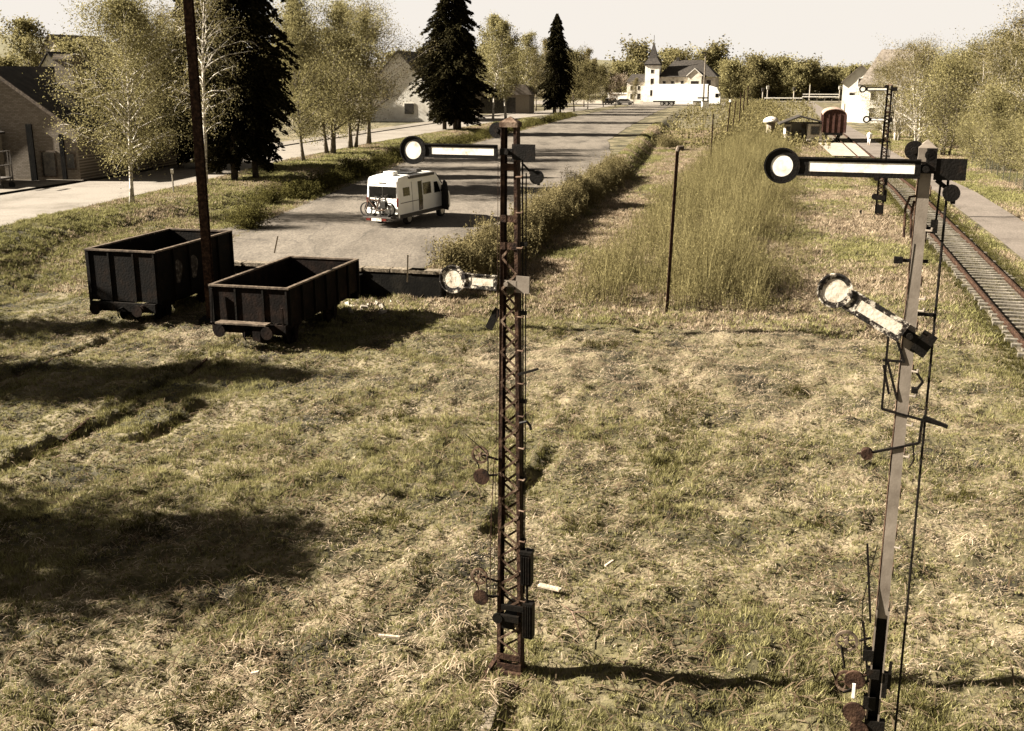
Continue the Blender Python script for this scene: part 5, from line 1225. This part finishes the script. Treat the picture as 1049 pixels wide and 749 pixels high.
h1d, _, _ = hillhouse('house with brown sloping roof peeping out behind the verge birch', 92, 165, 2.4, 10, 9, 3.0, 8.6, R(-50), mr='roof_grey')
# white house behind the roadside clump
h2x = (410-524.5)/FPX*160
h2, h2w, _ = gable_house('white_house', 'white gabled house with dark roof behind the nearly bare roadside tree', (h2x, 163, 1.6), R(-10), 9, 14, 5.0, 9.8, 'plaster', 'slate', wins=[(-2, 0, 3.8, 'y', -1), (1.5, 0, 1.8, 'y', -1, 1.4, 1.5)])
# dark shed by the birches with white car
x = (520-524.5)/FPX*205; t = thing('garage', 'dark low garage building behind the white-stemmed birches', 'garage', (x, 206, 1.2), R(-8))
c = MB(); c.bb(-6, 4, 0, 8, 0, 3.4); c.build('wall', 'board_wood', t); c = MB(); c.prism([(-6.6, 3.42), (4.6, 3.42), (3.4, 5.2), (-5.4, 5.2)], -.4, 8.4, 'y'); c.build('roof', 'roof_grey', t); c = MB(); c.bb(-5.0, 1.5, -.06, -.01, .05, 2.9); c.build('door_opening', 'window_dark', t)
def car(label, loc, rz, m, group=None, name='parked_car'):
    t = thing(name, label, 'car', loc, rz, group)
    c = MB(); c.prism([(-2.1, .3), (2.1, .3), (2.15, .75), (1.2, .92), (.55, 1.42), (-1.2, 1.45), (-1.95, .98), (-2.15, .9)], -.86, .86, 'y'); bd = c.build('body', m, t, bevel=.06)
    c = MB()
    for s in (-1, 1): c.prism([(1.0, .95), (.5, 1.36), (-1.15, 1.38), (-1.7, .98)], *sorted((s*.862, s*.875)), 'y')
    build_split(c, 'side_window', 'glass_dark', bd)
    c = MB(); c.add([(1.22, -.72, .95), (1.22, .72, .95), (.62, .66, 1.40), (.62, -.66, 1.40)], [(0, 1, 2, 3)]); c.v = [(a+.03, b, z+.02) for a, b, z in c.v]; c.build('windscreen', 'glass_dark', bd)
    for xx in (-1.35, 1.35):
        for yy in (-.78, .78): k = MB(); k.cyl((xx, yy-.1, .32), (xx, yy+.1, .32), .32, 16); k.build('wheel', 'rubber', t)
    return t
x, y = at(526, 117, 1.4); car('white car parked nose-on before the dark garage', (x, y+12, 1.25), R(-70), 'white_paint')
# station
st = thing('station', 'white station building with pointed corner tower and dark hipped roof', 'building', (41.0, 322, .6), R(-16))
st.scale = (.88, .88, .83)
def P3(px): return 0
# local x measured from tower centre. scale: 1px = .29 m at 322
tw = MB(); tw.bb(-3.1, 1.5, -1.2, 3.0, -.5, 12.2); twr = tw.build('tower', 'plaster', st)
c = MB(); c.bb(-3.4, 1.8, -1.5, 3.3, 12.2, 12.55); c.add([(-3.6, -1.7, 12.55), (2.0, -1.7, 12.55), (2.0, 3.5, 12.55), (-3.6, 3.5, 12.55), (-2.2, -.3, 14.6), (.6, -.3, 14.6), (.6, 2.1, 14.6), (-2.2, 2.1, 14.6), (-.8, .9, 20.2)],
    [(0, 1, 5, 4), (1, 2, 6, 5), (2, 3, 7, 6), (3, 0, 4, 7), (4, 5, 8), (5, 6, 8), (6, 7, 8), (7, 4, 8), (3, 2, 1, 0)]); c.cyl((-.8, .9, 20.0), (-.8, .9, 22.2), .09, 6); c.build('spire_roof', 'slate', twr)
windows(twr, [(-.8, -1.2, 10.2, 'y', -1, .9, 1.2), (-.8, -1.2, 6.9, 'y', -1, .9, 1.8), (-.8, -1.2, 3.0, 'y', -1, .9, 1.9), (1.5, .8, 6.0, 'x', 1, .8, 1.7)])
c = MB(); c.bb(1.5, 13.0, -.2, 11, -.5, 8.3); mw_ = c.build('main_wall', 'plaster_old_or_shaded', st)  # duller plaster puts the main wall's shade into its colour
c = MB(); c.bb(13.02, 19.5, .8, 11.5, -.5, 8.2); mw2 = c.build('rear_wall', 'plaster_old_or_shaded', st)
c = MB(); x0, x1, y0_, y1_2, ze = 1.0, 20.2, -.8, 12.0, 8.35; c.add([(x0, y0_, ze), (x1, y0_, ze), (x1, y1_2, ze), (x0, y1_2, ze), (5.5, 5.4, 14.0), (14.5, 5.4, 14.0)], [(0, 1, 5, 4), (1, 2, 5), (2, 3, 4, 5), (3, 0, 4), (3, 2, 1, 0)]); c.bb(6, 7, 5, 6, 13.6, 14.9); c.build('hipped_roof', 'slate', st)
c = MB(); c.prism([(10.8, -.5), (15.2, -.5), (15.2, 8.8), (13.0, 10.8), (10.8, 8.8)], -1.4, .7, 'y'); gw = c.build('gable_wall', 'plaster_old_or_shaded', st)
c = MB()
for s in (-1, 1): c.prism([(13+s*2.6, 8.55), (13, 10.95), (13, 11.2), (13+s*2.6, 8.8)], -1.7, 3, 'y')
c.build('gable_roof', 'plaster', gw)
windows(mw_, [(3.1, -.2, 6.0, 'y', -1, 1.0, 1.9), (5.8, -.2, 6.0, 'y', -1, 1.0, 1.9), (8.9, -.2, 6.0, 'y', -1, 1.0, 1.9)]); windows(gw, [(13, -1.4, 5.8, 'y', -1, 2.4, 2.4)])
windows(mw2, [(17.3, .8, 6.0, 'y', -1, 1.4, 2.6)])
c = MB(); c.bb(-9.2, -3.12, 0, 9, -.5, 6.6); lw = c.build('side_wing', 'plaster_old_or_shaded', st)
c = MB(); c.add([(-9.6, -.4, 6.6), (-3.13, -.4, 6.6), (-3.13, 9.4, 6.6), (-9.6, 9.4, 6.6), (-8.4, 4.4, 9.3), (-3.13, 4.4, 9.3)], [(0, 1, 5, 4), (2, 3, 4, 5), (3, 0, 4), (3, 2, 1, 0), (1, 2, 5)]); c.build('wing_roof', 'slate', st)
windows(lw, [(-7.6, 0, 4.6, 'y', -1, .8, 1.4), (-5.2, 0, 4.6, 'y', -1, .8, 1.4), (-7.6, 0, 1.8, 'y', -1, .8, 1.6), (-5.2, 0, 1.8, 'y', -1, 1.0, 1.9)])
c = MB(); c.bb(-15.5, -9.22, .5, 8, -.5, 2.6); c.bb(-15.7, -9.22, .3, 8.2, 2.6, 2.8); c.build('low_annex', 'plaster', st)
CG = 'dark cars in front of the station'
for i, (px, py) in enumerate([(622, 106.5), (641, 107), (628, 106)]):
    x, y = at(px, py, .8); car(['dark car beside the blossoming tree', 'black car in front of the station side wing', 'grey car behind the dark one at the blossoming tree'][i], (x, y+i*2, hb(*UV(x, y))+.1), R(-80+i*60), 'grey_trim', CG)
# right houses
def Yx(px, Y): return (px-524.5)/FPX*(Y*math.cos(TH)+(CAMH-3)*math.sin(TH))
rh = thing('white_house', 'big white house with broad grey roof behind the trees on the right', 'house', (Yx(881, 190), 190, .2), R(-20))
c = MB(); c.prism([(-.0, -.5), (11, -.5), (11, 6.4), (-.0, 6.4)], 0, 13, 'y'); rw_ = c.build('wall', 'plaster', rh)
c = MB(); c.add([(-.6, -.6, 6.4), (11.6, -.6, 6.4), (11.6, 13.6, 6.4), (-.6, 13.6, 6.4), (2.6, 5.5, 12.2), (9.6, 5.5, 12.2)], [(0, 1, 5, 4), (1, 2, 5), (2, 3, 4, 5), (3, 0, 4), (3, 2, 1, 0)]); c.build('roof', 'roof_grey', rh)
windows(rw_, [(2.0, 0, 4.6, 'y', -1), (5.5, 0, 4.6, 'y', -1), (2.0, 0, 1.8, 'y', -1), (5.5, 0, 1.8, 'y', -1), (8.5, 0, 4.6, 'y', -1), (0, 3, 4.6, 'x', -1), (0, 8, 4.6, 'x', -1)])
c = MB(); c.bb(-2.5, -.02, 2, 8, -.5, 4.4); c.build('annex', 'plaster', rh)
gable_house('gabled_house', 'small gabled house with grey roof left of the big white house', (Yx(880, 235), 235, .4), R(-18), 7, 9, 6.4, 9.6, 'plaster', 'roof_grey', wins=[(0, 0, 6.3, 'y', -1), (-1.6, 0, 3.4, 'y', -1), (1.6, 0, 3.4, 'y', -1)])
gable_house('gabled_house', 'house roof just visible behind the trees at the right frame edge', (*U(60, 132), .2), R(30), 12, 12, 6.5, 11, 'plaster_grey', 'roof_grey')
gable_house('wooden_shed', 'grey wooden shed showing between the tallest birch and the willow', (*U(34, 92), .2), R(12), 4, 5, 4.2, 5.2, 'board_wood', 'roof_grey', cat='shed')
# board fence behind boxcar
t = thing('board_fence', 'grey vertical board fence behind the red boxcar', 'fence', (*U(8.8, 206), .3), R(-4))
c = MB()
for k in range(58): c.bb(k*.35-.6, k*.35-.28, 0, .04, 0, 3.0+random.uniform(-.06, .06))
c.build('boards', 'boards_grey', t); c = MB(); c.bb(-.6, 19.6, .05, .12, .5, .65); c.bb(-.6, 19.6, .05, .12, 2.3, 2.45); c.build('rails', 'boards_grey', t)
# boxcar
bc = thing('boxcar', 'old dark red boxcar with arched roof on the line beside the hut', 'railway wagon', (*U(4.7, 143.5), .25), -PH)
n = 12; W2, L2 = 1.4, 9.0; arch = [(W2*1.03*math.cos(math.pi*i/n), 3.15+.75*math.sin(math.pi*i/n)) for i in range(n+1)]
c = MB(); c.bb(-W2, W2, 0, L2, 1.0, 3.15); c.prism([(a*.97, z-.04) for a, z in arch], .02, L2-.02, 'y'); bb_ = c.build('body', 'box_red', bc)
c = MB(); c.prism(arch+[(a*.96, z-.06) for a, z in reversed(arch)], -.15, L2+.15, 'y'); c.build('roof', 'box_roof', bc)
c = MB()
for x in (-1.36, -.68, 0, .68, 1.36): c.bb(x-.05, x+.05, -.07, -.002, 1.0, 3.3)
for y in np.linspace(.1, L2-.1, 8):
    for s in (-1, 1): c.bb(*sorted((s*(W2+.002), s*(W2+.07))), y-.05, y+.05, 1.0, 3.15)
build_split(c, 'rib', 'box_red', bb_)
for s in (-1, 1): c = MB(); c.bb(*sorted((s*(W2+.075), s*(W2+.12))), 3.5, 5.5, 1.05, 3.05); c.build('sliding_door', 'box_red', bb_)
c = MB(); c.bb(-1.1, 1.1, -.2, L2+.2, .72, .99); c.build('underframe', 'black_metal', bc)
for y in (2.0, 7.0): wheelset(bc, y, mname='black_metal')
for s in (-1, 1): c = MB(); c.cyl((s*.85, -.2, .85), (s*.85, -.6, .85), .09, 10); c.cyl((s*.85, -.6, .85), (s*.85, -.65, .85), .2, 16); c.build('buffer', 'black_metal', bc)
# hut
hu = thing('hut', 'low wooden hut with dark pitched roof and open front left of the boxcar', 'hut', (*at(842, 146, .0), .2), R(-10))
hu.scale = (.84, .9, .9)
c = MB(); c.bb(-2.2, -.05, 0, 4, 0, 2.3); c.bb(-5.4, -4.6, 0, 4, 0, 2.2); c.bb(-5.4, 0, 3.9, 4.0, 0, 2.4); hw_ = c.build('wall', 'plaster_old_or_shaded', hu)
c = MB(); c.prism([(-6.4, 2.15), (-3.4, 3.2), (.5, 2.35), (.5, 2.5), (-3.4, 3.4), (-6.4, 2.3)], -.7, 4.4, 'y'); c.build('roof', 'slate', hu)
windows(hw_, [(-1.1, 0, 1.4, 'y', -1, 1.1, 1.0)], frame='board_wood'); windows(hw_, [(-5.0, 0, 1.4, 'y', -1, .5, .9)], frame='board_wood')
c = MB(); c.bb(-2.3, .8, -.9, -.05, 0, .25); c.build('step', 'concrete', hu)
x, y = at(789, 139, .2); t = thing('domed_hood', 'small white domed hood on a brown base in the scrub left of the hut', 'hood', (x, y, .3))
c = MB(); n = 10; c.tube([(0, 0, 1.7+.75*math.sin(math.pi/2*i/5)) for i in range(6)], [1.05*math.cos(math.pi/2*i/5)+.03 for i in range(6)], 14); c.build('hood', 'enamel', t, smooth=True); c = MB(); c.cyl((0, 0, -.2), (0, 0, 1.68), .6, 10); c.build('base', 'board_wood', t)
# level crossing furniture
LG = 'level crossing posts'
for i, (u, hgt, lab) in enumerate([(-9.5, 3.6, 'crossing signal post at the left end of the barrier'), (-8.2, 4.2, 'white-topped crossing signal next to the left post'), (-.9, 3.8, 'slim dark signal post in the middle of the crossing'), (3.4, 4.8, 'tallest plain post of the level crossing'), (11.5, 4.2, 'white-headed signal right of the barrier'), (12.8, 3.8, 'last signal post at the right end of the barrier')]):
    t = thing('crossing_signal', lab, 'signal post', (*U(u, 326), .6), 0, LG); c = MB(); c.cyl((0, 0, 0), (0, 0, hgt), .16, 8); c.build('post', 'concrete', t)
    if i != 3: c = MB(); c.box((0, -.1, hgt-.2), (.75, .3, .9)); c.build('signal_head', 'enamel' if i in (1, 4) else 'grey_trim', t, bevel=.05)
for i, (u0, u1, z) in enumerate([(-9, 1.5, 1.0), (1.5, 11.5, 1.4)]):
    t = thing('crossing_barrier', ['longer low white barrier beam on the left of the crossing', 'white railing right of the tallest crossing post'][i], 'barrier', (*U(u0, 325.4), .6), -PH)
    c = MB(); c.bb(0, u1-u0, 0, .15, z, z+.3); c.bb(0, u1-u0, 0, .15, z+.7, z+.95) if i else None; c.build('beam', 'enamel', t); c = MB()
    for k in range(6): c.bb(k*(u1-u0)/5-.06, k*(u1-u0)/5+.06, .16, .28, -.2, z+.3)
    c.build('supports', 'concrete', t)
# low mesh fence along path on the right
t = thing('mesh_fence', 'low dark green wire mesh fence between the path verge and the right trees', 'fence', (*U(16.6, 54), 0), -PH)
for k in range(22): c = MB(); c.cyl((0, k*2.8, 0), (0, k*2.8, 1.15), .035, 6); c.build('post', 'fence_green', t)
c = MB()
for z in np.arange(.08, 1.1, .17): c.bar((.04, 0, z), (.04, 58.8, z), .010, .010)
for y in np.arange(0, 58.8, .22): c.bar((.05, y, .05), (.05, y, 1.08), .007, .007)
c.build('wire_mesh', 'fence_green', t)
# small marker posts
for (px, py, lab) in [(178, 199, 'thin white marker post on the verge right of the lone birch'), (625-165, 131, 'small white marker between the stems of the broad conifer'), (572-1, 116, 'white street sign post beside the narrow conifer')]:
    x, y = at(px, py, 1.6); t = thing('marker_post', lab, 'post', (x, y, hb(*UV(x, y)))); c = MB(); c.cyl((0, 0, 0), (0, 0, 1.2), .05, 6); c.build('post', 'concrete', t); c = MB(); c.box((0, 0, 1.3), (.16, .1, .25)); c.build('cap', 'enamel', t)
# bench/rail behind: white wall along station parking
t = thing('low_wall', 'low pale wall edging the station parking left of the station', 'wall', (*U(-62, 300), .6), -PH); c = MB(); c.bb(0, 22, 0, .3, 0, .8); c.build('wall', 'plaster_old_or_shaded', t)

# ------------------------------------------------------------------ walker in white
def person(label, loc, rz, m_cloth, m_legs):
    J = {'pel': (0, 0, .92, .15, .11), 'ab': (0, 0, 1.1, .14, .10), 'ch': (0, .0, 1.32, .17, .11), 'nk': (0, .0, 1.48, .06, .06), 'hd0': (0, .01, 1.56, .07, .08), 'hd': (0, .015, 1.66, .085, .10), 'tp': (0, .01, 1.74, .055, .065),
         'shl': (-.19, 0, 1.42, .06, .06), 'ell': (-.24, .04, 1.15, .045, .045), 'wrl': (-.22, -.10, .93, .032, .032), 'hnl': (-.21, -.16, .85, .03, .035),
         'shr': (.19, 0, 1.42, .06, .06), 'elr': (.24, -.02, 1.15, .045, .045), 'wrr': (.22, .12, .95, .032, .032), 'hnr': (.21, .17, .87, .03, .035),
         'hpl': (-.09, 0, .86, .09, .09), 'knl': (-.10, .12, .50, .062, .062), 'anl': (-.10, .02, .10, .042, .042), 'ftl': (-.10, .17, .04, .045, .035),
         'hpr': (.09, 0, .86, .09, .09), 'knr': (.10, .02, .50, .062, .062), 'anr': (.10, -.22, .13, .042, .042), 'ftr': (.10, -.10, .04, .045, .035)}
    E = [('pel', 'ab'), ('ab', 'ch'), ('ch', 'nk'), ('nk', 'hd0'), ('hd0', 'hd'), ('hd', 'tp'), ('ch', 'shl'), ('shl', 'ell'), ('ell', 'wrl'), ('wrl', 'hnl'), ('ch', 'shr'), ('shr', 'elr'), ('elr', 'wrr'), ('wrr', 'hnr'), ('pel', 'hpl'), ('hpl', 'knl'), ('knl', 'anl'), ('anl', 'ftl'), ('pel', 'hpr'), ('hpr', 'knr'), ('knr', 'anr'), ('anr', 'ftr')]
    ks = list(J); me = bpy.data.meshes.new('person'); me.from_pydata([J[k][:3] for k in ks], [(ks.index(a), ks.index(b_)) for a, b_ in E], [])
    o = bpy.data.objects.new('person', me); COL.objects.link(o); o.location = loc; o.rotation_euler.z = rz
    s = o.modifiers.new('s', 'SKIN'); sk = me.skin_vertices[0].data
    for i, k in enumerate(ks): sk[i].radius = J[k][3:]
    sk[0].use_root = True
    o.modifiers.new('ss', 'SUBSURF').levels = 1; o.modifiers['ss'].render_levels = 1
    me.materials.append(M['skin']); tag(o, label, 'person')
    c = MB(); c.tube([(0, 0, .80), (0, 0, 1.0), (0, 0, 1.3), (0, 0, 1.45), (0, 0, 1.49)], [.19, .18, .20, .17, .08], 14)
    for s_, e_, w_ in (((-.18, 0, 1.42), (-.24, .04, 1.15), (-.22, -.08, .96)), ((.18, 0, 1.42), (.24, -.02, 1.15), (.22, .10, .98))): c.tube([s_, e_, w_], [.085, .07, .05], 10)
    k = c.build('jacket', m_cloth, o, smooth=True)
    c = MB()
    for h_, kn, an in (((-.09, 0, .9), (-.10, .12, .5), (-.10, .02, .12)), ((.09, 0, .9), (.10, .02, .5), (.10, -.22, .15))): c.tube([h_, kn, an], [.115, .082, .065], 10)
    c.build('trousers', m_legs, o, smooth=True)
    c = MB(); c.tube([(0, -.01, 1.63), (0, -.012, 1.70), (0, -.01, 1.77)], [.102, .10, .05], 12); c.build('hair', 'hair', o, smooth=True)
    return o
x, y = at(890, 149, .05); person('person in white clothes walking on the path right of the red boxcar', (x, y, .06), R(160), 'shirt_white', 'shirt_white')
